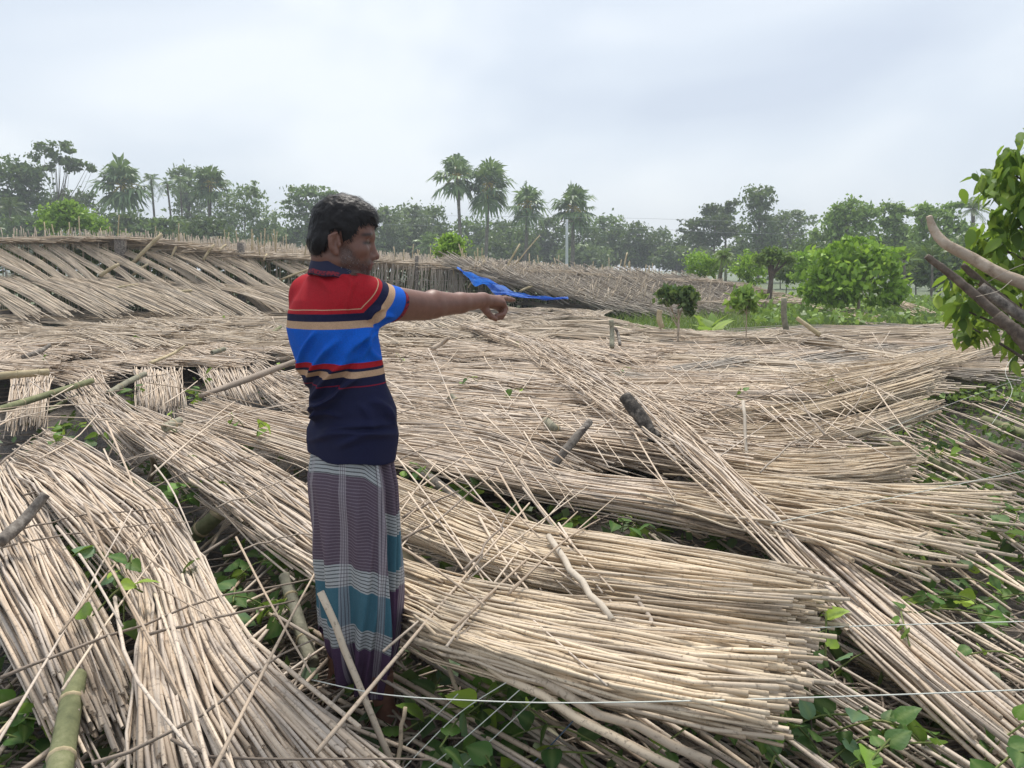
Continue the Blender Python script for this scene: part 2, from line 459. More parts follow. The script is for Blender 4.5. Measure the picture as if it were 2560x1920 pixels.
def feather_palm(name, label, cpx, Yd, rpx, base_px, nf=18, mat_='palm', trunk_r=0.12, droop=0.55, group=None, elmin=-35, seed=0, cat='palm tree'):
    r = np.random.default_rng(seed)
    s = px_m(Yd); R = rpx * s
    c = P(cpx[0], cpx[1], Yd); b = P(base_px[0], base_px[1], Yd); b[2] = 0
    root = empty(name, b, label, cat, group)
    pth = catmull([b - [0, 0, .2], (b + c) / 2 + [r.normal() * 0.1, 0, 0], c], 10)
    V, F, rn = tubes(pth[None], np.linspace(trunk_r, trunk_r * 0.8, 10)[None], 7)
    obj('trunk', V, F, M['bark_far'], root, {'rnd': rn})
    VV, FF, RR, off = [], [], [], 0
    ps = []
    for i in range(nf):
        el = math.radians(elmin + (82 - elmin) * (i + 0.5) / nf + r.normal() * 6); az = i * 2.399 + r.normal() * .2
        d = np.array([math.cos(az) * math.cos(el), math.sin(az) * math.cos(el), math.sin(el)])
        L = R * (0.9 + 0.25 * r.random())
        rib = np.array([c + d * L * t - np.array([0, 0, droop * L * t * t * (0.6 + 0.4 * math.cos(el))]) for t in np.linspace(0, 1, 10)])
        ps.append(rib)
        side = np.cross(d, [0, 0, 1.0]); side /= np.linalg.norm(side) + 1e-6
        for k in range(2, 20):
            t = k / 20 * 9; j = int(t); p0 = rib[j] * (1 - t + j) + rib[min(j + 1, 9)] * (t - j)
            tg = rib[min(j + 1, 9)] - rib[max(j - 1, 0)]; tg /= np.linalg.norm(tg) + 1e-6
            for sg in (-1, 1):
                ln = L * 0.30 * math.sin(math.pi * (0.15 + 0.8 * k / 20)) * (0.8 + .4 * r.random())
                v = side * sg * 0.8 + tg * 0.55 - np.array([0, 0, 0.35 + .2 * r.random()]); v /= np.linalg.norm(v)
                w = tg * L * 0.018
                VV += [p0 - w, p0 + v * ln * .5 - w * 1.2, p0 + v * ln, p0 + v * ln * .5 + w * 1.2]
                FF.append([off, off + 1, off + 2, off + 3]); RR += [r.random()] * 4; off += 4
    o = obj('crown', np.array(VV), [np.array(FF)], M[mat_], root, {'rnd': np.array(RR)}, smooth=False)
    V, F, rn = tubes(np.array(ps), np.linspace(0.035, 0.012, 10)[None] * np.ones((nf, 1)) * max(0.5, R / 2), 3)
    o = obj('frond_ribs', V, F, M['stem'], root, {'rnd': rn}); o['kind'] = 'stuff'
    return root

# left group
tree('broadleaf_tree', 'large dark broadleaf tree at the left end of the tree line', (30, 600), 78, [(10, 470, 62, 60), (75, 470, 40, 50), (30, 430, 55, 35), (60, 540, 60, 45), (-30, 540, 60, 60)], 'leaf_dark', 4200, 120, 0.5)
tree('tall_open_tree', 'tall thin-trunked tree with open crown above the dark tree', (140, 590), 82, [(110, 385, 32, 26), (150, 380, 34, 24), (190, 400, 30, 26), (215, 420, 22, 20), (120, 420, 26, 18), (165, 415, 28, 16)], 'leaf_mid', 1150, 44, 0.48, trunk_top=500, trunk_r=0.16, depth=24, spread=.20, branch=True)
tree('round_dark_tree', 'small dark tree between the thin-trunked tree and fan palm', (175, 600), 90, [(150, 520, 40, 40), (205, 500, 38, 26), (230, 540, 36, 40)], 'leaf_dark', 1900, 60, 0.5)
tree('lime_tree', 'low lime-green tree behind the shelter roof at the left', (172, 600), 42, [(150, 545, 40, 26), (205, 548, 45, 26), (172, 525, 28, 20), (125, 562, 22, 18), (240, 565, 26, 20)], 'leaf_lime', 3000, 90, 0.24, trunk_r=0.07)
fan_palm('broad fan palm with drooping skirt, left of the thin slim palms', (305, 462), 80, 62, (305, 600), 36, 1)
feather_palm('slender_palm', 'leftmost of three slim feathery palms beside the fan palm', (378, 450), 82, 38, (392, 610), 13, trunk_r=0.13, droop=0.8, group='slim feathery palms', seed=2)
feather_palm('slender_palm', 'middle one of three slim feathery palms, hanging crown', (418, 462), 84, 38, (428, 610), 13, trunk_r=0.12, droop=0.95, group='slim feathery palms', seed=3)
feather_palm('slender_palm', 'rightmost of three slim feathery palms, leaning crown', (450, 452), 84, 40, (462, 610), 13, trunk_r=0.12, droop=0.9, group='slim feathery palms', seed=4)
tree('broadleaf_tree', 'pale broadleaf tree rising behind the three slim palms', (470, 600), 96, [(460, 440, 30, 28), (490, 470, 30, 30), (455, 490, 30, 30), (480, 530, 40, 40)], 'leaf_grey', 2200, 70, 0.5)
fan_palm('fan palm right of the slim palms, beside the bamboo', (524, 462), 82, 52, (524, 600), 28, 5)
feather_palm('low_palm', 'low palm with arching fronds at the left picture edge', (25, 520), 70, 55, (25, 610), 16, trunk_r=0.16, droop=.7, seed=6, mat_='leaf_dark')
feather_palm('low_palm', 'low dark palm under the slim palms', (455, 560), 70, 42, (455, 610), 16, trunk_r=0.14, droop=.8, seed=7, mat_='leaf_dark')
tree('bamboo_clump', 'grey-green bamboo clump with feathery top behind the shelter', (610, 620), 80, [(580, 520, 34, 45), (625, 500, 36, 42), (650, 545, 38, 50), (600, 575, 55, 40), (680, 580, 32, 36), (635, 470, 20, 18), (560, 560, 30, 40)], 'leaf_grey', 4200, 150, 0.36, trunk_r=0.08, droop=0.6, spread=.22)
tree('umbrella_tree', 'flat-crowned tree with thin trunk behind the person\'s head', (765, 620), 92, [(745, 485, 34, 16), (790, 478, 40, 15), (815, 488, 22, 12), (730, 512, 24, 14), (775, 515, 34, 16), (740, 540, 28, 16), (790, 560, 30, 30)], 'leaf_mid', 2300, 75, 0.45, trunk_top=490, depth=30)
tree('broadleaf_tree', 'rounded tree low between bamboo and flat-crowned tree', (710, 640), 90, [(700, 590, 40, 32), (750, 600, 40, 36)], 'leaf_mid', 1700, 60, 0.5)
for i, (x, y, rx, ry, lf) in enumerate([(60, 575, 60, 28, 'leaf_dark'), (300, 575, 70, 32, 'leaf_dark'), (400, 580, 60, 30, 'leaf_mid'), (500, 585, 60, 32, 'leaf_dark')]):
    tree('hedge_bush', ['dark bush under the left broadleaf tree', 'dark bush at the foot of the broad fan palm', 'bush at the foot of the three slim palms', 'dark bush at the foot of the fan palm near bamboo'][i], (x, 620), 68, [(x, y, rx, ry), (x + 20, y - 8, rx * .6, ry)], lf, 1800, 60, 0.42, cat='bush', group='bushes below the left trees', branch=False)
# centre palms
fan_palm('leftmost of the four tall centre palms, yellow stalks', (1143, 440), 84, 56, (1156, 650), 28, 11)
fan_palm('tallest dark centre palm, second from the left of four', (1222, 462), 84, 58, (1212, 650), 34, 12)
fan_palm('third of the four centre palms, lower crown and yellow stalks', (1318, 510), 88, 50, (1306, 660), 28, 13)
fan_palm('rightmost centre palm beside the pale utility pole', (1432, 518), 84, 54, (1430, 660), 30, 14)
cen = [(965, 575, 48, 50, 'leaf_grey', 92, 'pale green tree just right of the person\'s head'), (1020, 560, 52, 46, 'leaf_grey', 98, 'hazy pale tree with rounded top left of the bright bush'), (1075, 560, 50, 40, 'leaf_mid', 104, 'rounded tree left of the four centre palms'),
       (1180, 590, 50, 45, 'leaf_mid', 104, 'tree behind the two tallest palms'), (1255, 580, 58, 26, 'leaf_dark', 110, 'dark flat-crowned tree behind the tallest palm'), (1290, 610, 50, 42, 'leaf_mid', 100, 'tree behind the third palm trunk'),
       (1375, 590, 48, 42, 'leaf_dark', 108, 'dark tree between the two right palms'), (1460, 600, 55, 46, 'leaf_dark', 104, 'dark tree behind the utility pole'), (1525, 580, 44, 40, 'leaf_mid', 108, 'round-topped tree right of the utility pole'),
       (1590, 600, 46, 40, 'leaf_mid', 104, 'tree with pointed top near the middle of the treeline'), (1650, 615, 55, 40, 'leaf_dark', 108, 'wide low dark tree left of the tall right trees'), (1130, 625, 60, 30, 'leaf_mid', 96, 'low tree behind the bright bush'),
       (1720, 620, 50, 38, 'leaf_dark', 104, 'low dark tree under the flat-crowned right tree')]
for x, y, rx, ry, lf, d, lab in cen:
    tree('broadleaf_tree', lab, (x, 665), d, [(x, y, rx, ry), (x - rx * .5, y + ry * .5, rx * .7, ry * .7), (x + rx * .5, y + ry * .45, rx * .7, ry * .7), (x + rng.normal() * 8, y - ry * .55, rx * .5, ry * .5), (x, y + ry, rx * .9, ry * .6)], lf, 2600, 100, 0.5, group='trees of the middle tree line', spread=.24)
feather_palm('date_palm', 'bushy feathery palm below the hazy pale trees', (1072, 610), 72, 48, (1072, 660), 24, mat_='palm', trunk_r=0.2, droop=.55, elmin=-20, seed=21)
tree('round_bush_tree', 'small bright green round bush standing above the shelter roof', (1125, 690), 27, [(1125, 612, 30, 24), (1108, 622, 20, 16), (1142, 622, 20, 16), (1125, 600, 20, 14)], 'leaf_lime', 1900, 60, 0.13, trunk_r=0.035, cat='bush')
# right group
tree('umbrella_tree', 'flat spreading tree left of the tall right tree', (1790, 680), 92, [(1745, 560, 36, 12), (1790, 552, 40, 14), (1830, 575, 36, 16), (1770, 590, 40, 22), (1720, 575, 22, 10)], 'leaf_dark', 2300, 70, 0.45, trunk_top=590, depth=30)
tree('tufted_tree', 'dark tree of round leaf tufts beside the tall right tree', (1815, 680), 96, [(1780, 525, 18, 16), (1812, 535, 20, 18), (1828, 515, 14, 14), (1800, 560, 26, 22)], 'leaf_dark', 1500, 36, 0.5, spread=.34)
tree('tall_tree', 'tallest narrow tree of the right tree line', (1895, 690), 88, [(1880, 490, 30, 20), (1910, 500, 26, 30), (1890, 535, 32, 34), (1905, 580, 40, 40), (1880, 610, 44, 40)], 'leaf_mid', 3200, 90, 0.45)
tree('spreading_tree', 'grey-green spreading tree right of the tallest narrow tree', (1965, 690), 92, [(1945, 555, 34, 18), (1985, 545, 34, 20), (2015, 550, 20, 14), (1965, 590, 48, 30), (1960, 625, 50, 30)], 'leaf_grey', 2600, 80, 0.45)
tree('broadleaf_tree', 'rounded green tree behind the large shrub', (2110, 700), 62, [(2095, 540, 34, 30), (2140, 530, 34, 28), (2170, 550, 24, 30), (2110, 580, 48, 34), (2065, 590, 30, 28)], 'leaf_light', 3400, 100, 0.36)
tree('broadleaf_tree', 'narrow rounded tree right of the rounded green tree', (2235, 700), 64, [(2225, 540, 30, 28), (2250, 550, 24, 30), (2235, 590, 40, 36), (2240, 620, 44, 34)], 'leaf_light', 2800, 80, 0.36)
tree('spreading_tree', 'spreading tree above the tip of the pale log', (2340, 700), 56, [(2310, 530, 30, 18), (2350, 545, 34, 20), (2385, 525, 26, 14), (2330, 590, 46, 34), (2390, 600, 44, 40)], 'leaf_light', 3200, 90, 0.34)
feather_palm('feathery_palm', 'windblown feathery palm top left of the near leafy tree', (2432, 522), 58, 44, (2440, 700), 22, mat_='leaf_grey', trunk_r=0.16, droop=.45, elmin=-30, seed=31)
for i, (x, y, rx, ry, d, lf, lab) in enumerate([(2020, 640, 60, 40, 60, 'leaf_dark', 'dark bush mass left of the large shrub'), (2290, 660, 50, 40, 44, 'leaf_mid', 'green thicket right of the large shrub'), (2350, 670, 60, 46, 40, 'leaf_dark', 'thicket behind the leaning logs'), (2430, 640, 60, 60, 46, 'leaf_mid', 'thicket under the windblown palm'), (2180, 640, 50, 50, 56, 'leaf_dark', 'dark thicket behind the large shrub'), (1950, 660, 46, 30, 60, 'leaf_mid', 'bush at the foot of the spreading grey-green tree')]):
    tree('thicket', lab, (x, 740), d, [(x, y, rx, ry), (x - rx * .4, y + ry * .4, rx * .7, ry * .7), (x + rx * .4, y + ry * .3, rx * .7, ry * .7), (x, y - ry * .4, rx * .5, ry * .5)], lf, 2600, 90, 0.30, cat='thicket', group='thickets behind the garden', branch=False)
# filler row further back and low growth in front of it
fr = np.random.default_rng(77)
k = 0
for x in np.arange(-60, 2480, 96):
    xx = x + fr.normal(0, 14); top = np.interp(xx, [0, 500, 700, 900, 1300, 1700, 2000, 2400], [560, 560, 575, 590, 600, 612, 610, 590]) + fr.normal(0, 8)
    bot = 672
    hgt = (bot - top) / 2
    tree('background_tree', 'low hazy tree filling the back of the tree line', (xx, 672), 112 if k % 2 else 100, [(xx, top + hgt, 62, hgt), (xx - 30, top + hgt * 1.1, 40, hgt * .8), (xx + 34, top + hgt * 1.2, 40, hgt * .8), (xx + fr.normal(0, 15), top + hgt * .5, 34, hgt * .5)], ['leaf_mid', 'leaf_grey', 'leaf_dark'][k % 3], 1900, 90, .55, group='hazy trees filling the tree line', branch=False, spread=.24, shell=.35)
    k += 1
# garden shrubs and small trees
gd = [('shrub', 'bright green shrub at the left of the garden plot', (1760, 705), 33, [(1755, 655, 34, 28), (1775, 672, 30, 24), (1745, 675, 24, 22)], 'leaf_lime', 1600, .15),
      ('shrub', 'yellow-green shrub between bent palm and knobbly stump', (1870, 720), 31, [(1870, 665, 30, 28), (1885, 690, 28, 22), (1850, 685, 24, 20), (1868, 640, 14, 14)], 'leaf_lime', 1600, .14),
      ('knobbly_tree', 'small lime-crowned tree on a thick knobbly trunk', (1917, 735), 28, [(1940, 640, 28, 16), (1915, 650, 26, 16), (1965, 648, 20, 14), (1930, 628, 18, 10)], 'leaf_light', 1500, .14),
      ('shrub', 'pale shrub just left of the large shrub', (2012, 725), 30, [(2005, 655, 26, 24), (2030, 670, 26, 26), (2000, 685, 22, 20)], 'leaf_lime', 1400, .15),
      ('shrub', 'dark small shrub behind the knobbly tree', (1965, 720), 34, [(1965, 680, 30, 20), (1985, 690, 22, 18)], 'leaf_dark', 900, .15)]
for nm, lab, b, d, bl, lf, n, ls in gd:
    tree(nm, lab, b, d, bl, lf, n, 60, ls, trunk_r=(0.12 if nm == 'knobbly_tree' else 0.03), cat='tree' if nm == 'knobbly_tree' else 'shrub', bark='bark_dark')
feather_palm('garden_palm', 'bent bushy small palm in the garden plot', (1810, 640), 32, 46, (1805, 715), 22, mat_='leaf_light', trunk_r=0.10, droop=.9, elmin=-30, seed=41)
feather_palm('banana_plant', 'young plant with long arching leaves beside the thicket', (2260, 650), 30, 50, (2262, 720), 9, mat_='leaf_mid', trunk_r=0.06, droop=.35, elmin=25, seed=42, cat='plant')
feather_palm('banana_plant', 'young plant with long upright leaves behind the leaning logs', (2330, 640), 34, 54, (2330, 720), 9, mat_='leaf_mid', trunk_r=0.06, droop=.3, elmin=30, seed=43, cat='plant')
feather_palm('banana_plant', 'pale plant with long leaves behind the shelter roof at the left', (310, 590), 40, 26, (310, 640), 8, mat_='leaf_light', trunk_r=0.05, droop=.7, elmin=20, seed=44, cat='plant')

# tin-roofed house behind the shelter
hy = 70
hp = P(765, 640, hy); hp[2] = 0
house = empty('tin_roof_house', hp, 'small house with pale tin roof behind the person\'s head', 'house')
m, nt, b, out = new_mat('tin_roof')
b.inputs['Base Color'].default_value = (0.50, 0.57, 0.66, 1); b.inputs['Roughness'].default_value = 0.45; b.inputs['Metallic'].default_value = 0.3
wv = nt.nodes.new('ShaderNodeTexWave'); wv.inputs['Scale'].default_value = 3.0
nt.links.new(pos(nt), wv.inputs['Vector']); bump(nt, b, wv.outputs['Fac'], 0.5, 0.04)
M['tin'] = m
m, nt, b, out = new_mat('mud_wall')
b.inputs['Base Color'].default_value = (0.30, 0.25, 0.20, 1); b.inputs['Roughness'].default_value = 0.9
M['mudwall'] = m
hw, hd, e0, e1 = 1.7, 2.0, 2.55, 3.35
c = hp
def box(x0, x1, y0, y1, z0, z1):
    V = np.array([[x, y, z] for z in (z0, z1) for y in (y0, y1) for x in (x0, x1)])
    F = np.array([[0, 2, 3, 1], [4, 5, 7, 6], [0, 1, 5, 4], [2, 6, 7, 3], [0, 4, 6, 2], [1, 3, 7, 5]])
    return V, F
V, F = box(c[0] - hw + .25, c[0] + hw - .25, c[1] - hd + .3, c[1] + hd - .3, 0, e0 - .05)
obj('wall', V, [F], M['mudwall'], house, smooth=False)
for sg, nm in ((-1, 'roof_slope'), (1, 'roof_slope')):
    a0 = np.array([c[0] - hw, c[1] + sg * hd, e0]); a1 = np.array([c[0] + hw, c[1] + sg * hd, e0])
    r0 = np.array([c[0] - hw * .45, c[1], e1]); r1 = np.array([c[0] + hw * .8, c[1], e1])
    t = np.array([0, 0, .05])
    V = np.array([a0, a1, r1, r0, a0 + t, a1 + t, r1 + t, r0 + t])
    F = np.array([[0, 3, 2, 1], [4, 5, 6, 7], [0, 1, 5, 4], [1, 2, 6, 5], [2, 3, 7, 6], [3, 0, 4, 7]])
    obj(nm, V, [F], M['tin'], house, smooth=False)
# utility pole and its wires
pp = P(1418, 660, 80); pp[2] = 0
pt = P(1418, 470, 80)
pole = empty('utility_pole', pp, 'pale concrete utility pole in front of the rightmost centre palm', 'utility pole')
m, nt, b, out = new_mat('pale_concrete'); b.inputs['Base Color'].default_value = (0.55, 0.57, 0.58, 1); b.inputs['Roughness'].default_value = .7
M['concrete'] = m
pth = np.array([pp, (pp + [pt[0], pt[1], 3]) / 2, [pt[0], pt[1], 6.6]])
V, F, rn = tubes(catmull(pth, 6)[None], np.linspace(.19, .13, 6)[None], 10); obj('pole_shaft', V, F, M['concrete'], pole, {'rnd': rn})
V, F, rn = tubes(np.array([[[pt[0] - .7, pt[1], 6.4], [pt[0] + .7, pt[1], 6.4]]]), np.full((1, 2), .05), 6); obj('cross_arm', V, F, M['bark_far'], pole, {'rnd': rn})
m, nt, b, out = new_mat('wire'); b.inputs['Base Color'].default_value = (0.25, .27, .30, 1); M['wire'] = m
for k, (y0, y1) in enumerate([(545, 553), (570, 588)]):
    a = P(1560, y0, 80); bq = P(2130, y1, 74)
    ctrl = [P(700, y0 - 16, 84), P(1100, y0 - 6, 82), a, (a + bq) / 2 - [0, 0, .15], bq, P(2600, y1 + 8, 70)]
    V, F, rn = tubes(catmull(ctrl, 24)[None], np.full((1, 24), 0.012), 4)
    o = obj('power_wire', V, F, M['wire'], None, {'rnd': rn}); tag(o, ['upper thin power wire crossing above the right treeline', 'lower thin power wire crossing the right trees'][k], 'wire', 'power wires')
# ------------------------------------------------------------------ mats of jute sticks
def mat_paths(L, R, n, K, slen=(1.7, 2.3), thick=0.05, jitter=0.012, over=0.05, taper=0.55, rad=(0.005, 0.009), whole=None, stray=0.10, rr=None):
    """L,R: (m,3) edge polylines. returns paths, radii"""
    rr = rr or rng
    L, R = np.asarray(L, float), np.asarray(R, float)
    T = 60
    Lc, Rc = catmull(L, T), catmull(R, T)
    mid = (Lc + Rc) / 2
    seg = np.linalg.norm(np.diff(mid, axis=0), axis=1); tot = seg.sum(); cum = np.concatenate([[0], np.cumsum(seg)]) / tot
    whole = tot < 2.7 if whole is None else whole
    u = (np.arange(n) + rr.random(n)) / n; rr.shuffle(u)
    if whole:
        t0 = rr.normal(0, over, n) ; t1 = 1 + rr.normal(0, over, n)
    else:
        ln = rr.uniform(slen[0], slen[1], n) / tot
        c = rr.uniform(-0.1, 1.1 - ln.mean() * 0 , n)
        t0 = np.clip(c - ln / 2, -0.02, 1.02 - ln * 0.6); t1 = t0 + ln
        t1 = np.minimum(t1, 1 + rr.normal(0, over * .6, n))
        t1 = np.maximum(t1, t0 + 0.2)
    tt = t0[:, None] + (t1 - t0)[:, None] * np.linspace(0, 1, K)[None]
    du = rr.normal(0, stray, n)[:, None] * (np.linspace(-.5, .5, K)[None]) * (1.0)
    uu = u[:, None] + du + rr.normal(0, 0.006, (n, K))
    def ev(C, t):
        tc_ = np.clip(t, 0, 1); x = np.interp(tc_, cum, np.arange(T)); i = np.clip(x.astype(int), 0, T - 2); f = (x - i)[..., None]
        p = C[i] * (1 - f) + C[i + 1] * f
        d0 = (C[1] - C[0]) / max(cum[1], 1e-5); d1 = (C[-1] - C[-2]) / max(1 - cum[-2], 1e-5)
        p = p + np.where(t < 0, t, 0)[..., None] * d0 + np.where(t > 1, t - 1, 0)[..., None] * d1
        return p
    pl, pr = ev(Lc, tt), ev(Rc, tt)
    p = pl * (1 - uu[..., None]) + pr * uu[..., None]
    lay = rr.random(n)
    p[..., 2] += (lay * thick)[:, None] + rr.normal(0, 0.005, (n, K)) + (rr.normal(0, .016, n))[:, None] * np.linspace(-1, 1, K)[None]
    wob = rr.normal(0, jitter * .55, (n, K, 2)); p[..., :2] += wob
    r0 = rr.uniform(rad[0], rad[1], n)
    fl = rr.random(n) < 0.12                          # a few lie the other way round
    tp = np.linspace(taper, 1.0, K)[None] * np.ones((n, 1)); tp[fl] = tp[fl][:, ::-1]
    return p, r0[:, None] * tp * (1 + rr.normal(0, .07, (n, K))), lay
def edges_px(sec, tilt=0.0):
    L = np.array([G(s[0], s[1], s[4] - tilt) for s in sec]); R = np.array([G(s[2], s[3], s[4]) for s in sec])
    return L, R
def stick_mat(label, L, R, n, mode='parts', under=0, K=7, sides=6, mat_='stick', group='collapsed mats of jute sticks', name='jute_stick_mat', thick=0.05, **kw):
    base = (np.asarray(L)[len(L) // 2] + np.asarray(R)[len(R) // 2]) / 2; base = base.copy(); base[2] = 0
    root = empty(name, base, label, 'stick mat', group)
    p, r, lay = mat_paths(L, R, n, K, thick=thick, **kw)
    rn = np.clip(rng.beta(1.25, 1.3, n), 0, 1)
    if mode == 'parts':
        for i in range(n):
            V, F, a = tubes(p[i:i + 1], r[i:i + 1], sides, True, True, rn[i:i + 1])
            obj('stick', V, F, M[mat_], root, {'rnd': a})
    else:
        V, F, a = tubes(p, r, sides, sides > 4, False, rn)
        o = obj('sticks', V, F, M[mat_], root, {'rnd': a}); o['kind'] = 'stuff'
    if under:
        L2, R2 = np.array(L, float), np.array(R, float)
        L2[:, 2] -= 0.03; R2[:, 2] -= 0.03
        kw2 = dict(kw); kw2['stray'] = 0.12
        p, r, lay = mat_paths(L2, R2, under, 5, thick=0.05, **kw2)
        V, F, a = tubes(p, r * .9, 4, False, False)
        o = obj('lower_sticks', V, F, M[mat_], root, {'rnd': a}); o['kind'] = 'stuff'
    return root

# ------------------------------------------------------------------ the standing betel shelter at the back
# front edge of its roof: (px, py, distance)
FE = [(-120, 598, 19), (250, 606, 19.5), (500, 628, 20.5), (720, 646, 21), (900, 660, 22), (1180, 672, 23), (1420, 692, 25), (1650, 700, 27), (1800, 715, 29), (1950, 742, 31)]
FEp = np.array([P(*f) for f in FE])
def fe(px):                                # front edge point at photo column px
    xs_ = [f[0] for f in FE]
    return np.array([np.interp(px, xs_, FEp[:, k]) for k in range(3)])
fcols = np.linspace(-120, 1950, 60)
front = np.array([fe(c_) for c_ in fcols])
front[:, 2] += 0.05 * np.sin(fcols * 0.021) + rng.normal(0, .02, 60)
sh = empty('betel_shelter', (front[25][0], front[25][1] + 5, 0), 'long standing shelter roofed with stick thatch and bristling with stubs', 'shelter')
depth_roof = 16.0
# roof thatch: sticks lying on the roof plane
n = 9000
c_ = rng.uniform(-120, 1950, n); dv = depth_roof * rng.random(n) ** 1.6
p0 = np.array([fe(v) for v in c_])
z_roof = p0[:, 2] + 0.012 * dv + 0.06 * np.sin(p0[:, 0] * 1.1 + dv * .8)
ang = rng.normal(0.0, 0.5, n)
dirs = np.stack([np.cos(ang), np.sin(ang), np.zeros(n)], 1)
cen_ = np.stack([p0[:, 0], p0[:, 1] + dv, z_roof + rng.random(n) * .06], 1)
ln = rng.uniform(0.7, 1.1, n)[:, None]
pt_ = np.stack([cen_ - dirs * ln, cen_ + np.array([0, 0, .03]), cen_ + dirs * ln], 1)
pt_[:, 0, 2] += rng.normal(0, .03, n); pt_[:, 2, 2] += rng.normal(0, .03, n)
V, F, a = tubes(pt_, np.full((n, 3), 0.012), 3, False)
o = obj('roof_thatch', V, F, M['stick_far'], sh, {'rnd': a}); o['kind'] = 'stuff'
# ragged stubs standing up through the roof
def stubs(n, lo, hi, r_, colr, dmax, tilt=.08):
    c_ = rng.uniform(colr[0], colr[1], n); dv = dmax * rng.random(n)
    p0 = np.array([fe(v) for v in c_])
    b_ = np.stack([p0[:, 0], p0[:, 1] + dv, p0[:, 2] + .012 * dv - .15], 1)
    h = rng.uniform(lo, hi, n)[:, None] + .15
    tp = b_ + h * np.stack([rng.normal(0, tilt, n), rng.normal(0, tilt, n), np.ones(n)], 1)
    return tubes(np.stack([b_, (b_ + tp) / 2, tp], 1), np.full((n, 3), r_), 4, True)
V, F, a = stubs(2600, .12, .42, .012, (-120, 1800), depth_roof, .1)
o = obj('stub_sticks', V, F, M['stick_far'], sh, {'rnd': a}); o['kind'] = 'stuff'
V, F, a = stubs(90, .35, .8, .02, (-100, 1800), depth_roof * .7, .12)
o = obj('tall_stubs', V, F, M['bamboo_dry'], sh, {'rnd': a}); o['kind'] = 'stuff'
# posts
for px_, py0, py1, dd, r_ in [(300, 596, 655, -.2, .14), (602, 606, 632, .1, .1), (1042, 640, 745, -.15, .06), (1205, 655, 735, .0, .075), (1268, 652, 690, .2, .06), (1318, 665, 690, .2, .08), (1400, 668, 684, .3, .07), (890, 640, 700, -.1, .05), (1135, 655, 740, -.1, .04)]:
    y_ = fe(px_)[1] + dd
    tp = P(px_, py0, y_); bt = np.array([tp[0] - .1, tp[1], 0.0])
    V, F, a = tubes(catmull([bt, (bt + tp) / 2 + [.02, 0, 0], tp], 6)[None], np.linspace(r_ * 1.1, r_, 6)[None], 8)
    obj('post', V, F, M['weathered' if r_ > .05 else 'bamboo_dry'], sh, {'rnd': a})
# upright wall panels of thin sticks between x 850 and 1170
for k, (xa, xb, yt, yb, dens) in enumerate([(845, 900, 660, 752, 26), (905, 1000, 662, 755, 46), (1005, 1072, 668, 756, 26), (1076, 1165, 672, 758, 60)]):
    A, B = fe(xa), fe(xb)
    n = dens
    u = rng.random(n); top = A[None] * (1 - u[:, None]) + B[None] * u[:, None]; top[:, 1] += rng.normal(-.1, .04, n); top[:, 2] += rng.normal(.02, .05, n)
    bot = top.copy(); bot[:, 2] = .25; bot[:, 0] += rng.normal(-.12 if k != 3 else .02, .10, n) ; bot[:, 1] -= .15
    V, F, a = tubes(np.stack([bot, (bot + top) / 2 + rng.normal(0, .01, (n, 3)), top], 1), np.full((n, 3), .011), 4)
    o = obj('wall_panel', V, F, M['stick_grey'], sh, {'rnd': a}); o['kind'] = 'stuff'
# horizontal lashing rods of the wall
hp_ = []
for z_ in (.55, .85, 1.15):
    A, B = fe(845), fe(1260); A = A + [0, -.12, 0]; B = B + [0, -.05, 0]
    A[2] = z_; B[2] = z_ - .05; hp_.append(catmull([A, (A + B) / 2 + [0, 0, .02], B], 6))
V, F, a = tubes(np.array(hp_), np.full((3, 6), .010), 4); o = obj('lashing_rods', V, F, M['stick_grey'], sh, {'rnd': a}); o['kind'] = 'stuff'
# betel foliage inside the shelter, seen through every gap
n = 15000
c_ = rng.uniform(-120, 1750, n); p0 = np.array([fe(v) for v in c_])
dv = .5 + 3.0 * rng.random(n) ** 1.3
C = np.stack([p0[:, 0], p0[:, 1] + dv, rng.uniform(.05, 1, n) * (p0[:, 2] - .12)], 1)
V, F, a = leaf_quads(C, .16, .4, .75)
o = obj('betel_foliage', V, [F], M['leaf_dark'], sh, {'rnd': a}, smooth=False); o['kind'] = 'stuff'
# thin rods inside the dark opening
n = 260
c_ = rng.uniform(-100, 1500, n); p0 = np.array([fe(v) for v in c_]); p0[:, 1] += rng.uniform(.0, .5, n)
bt = p0.copy(); bt[:, 2] = .1; bt[:, 0] += rng.normal(0, .12, n)
V, F, a = tubes(np.stack([bt, (bt + p0) / 2, p0], 1), np.full((n, 3), .009), 4, False)
o = obj('vine_rods', V, F, M['stick_far'], sh, {'rnd': a}); o['kind'] = 'stuff'

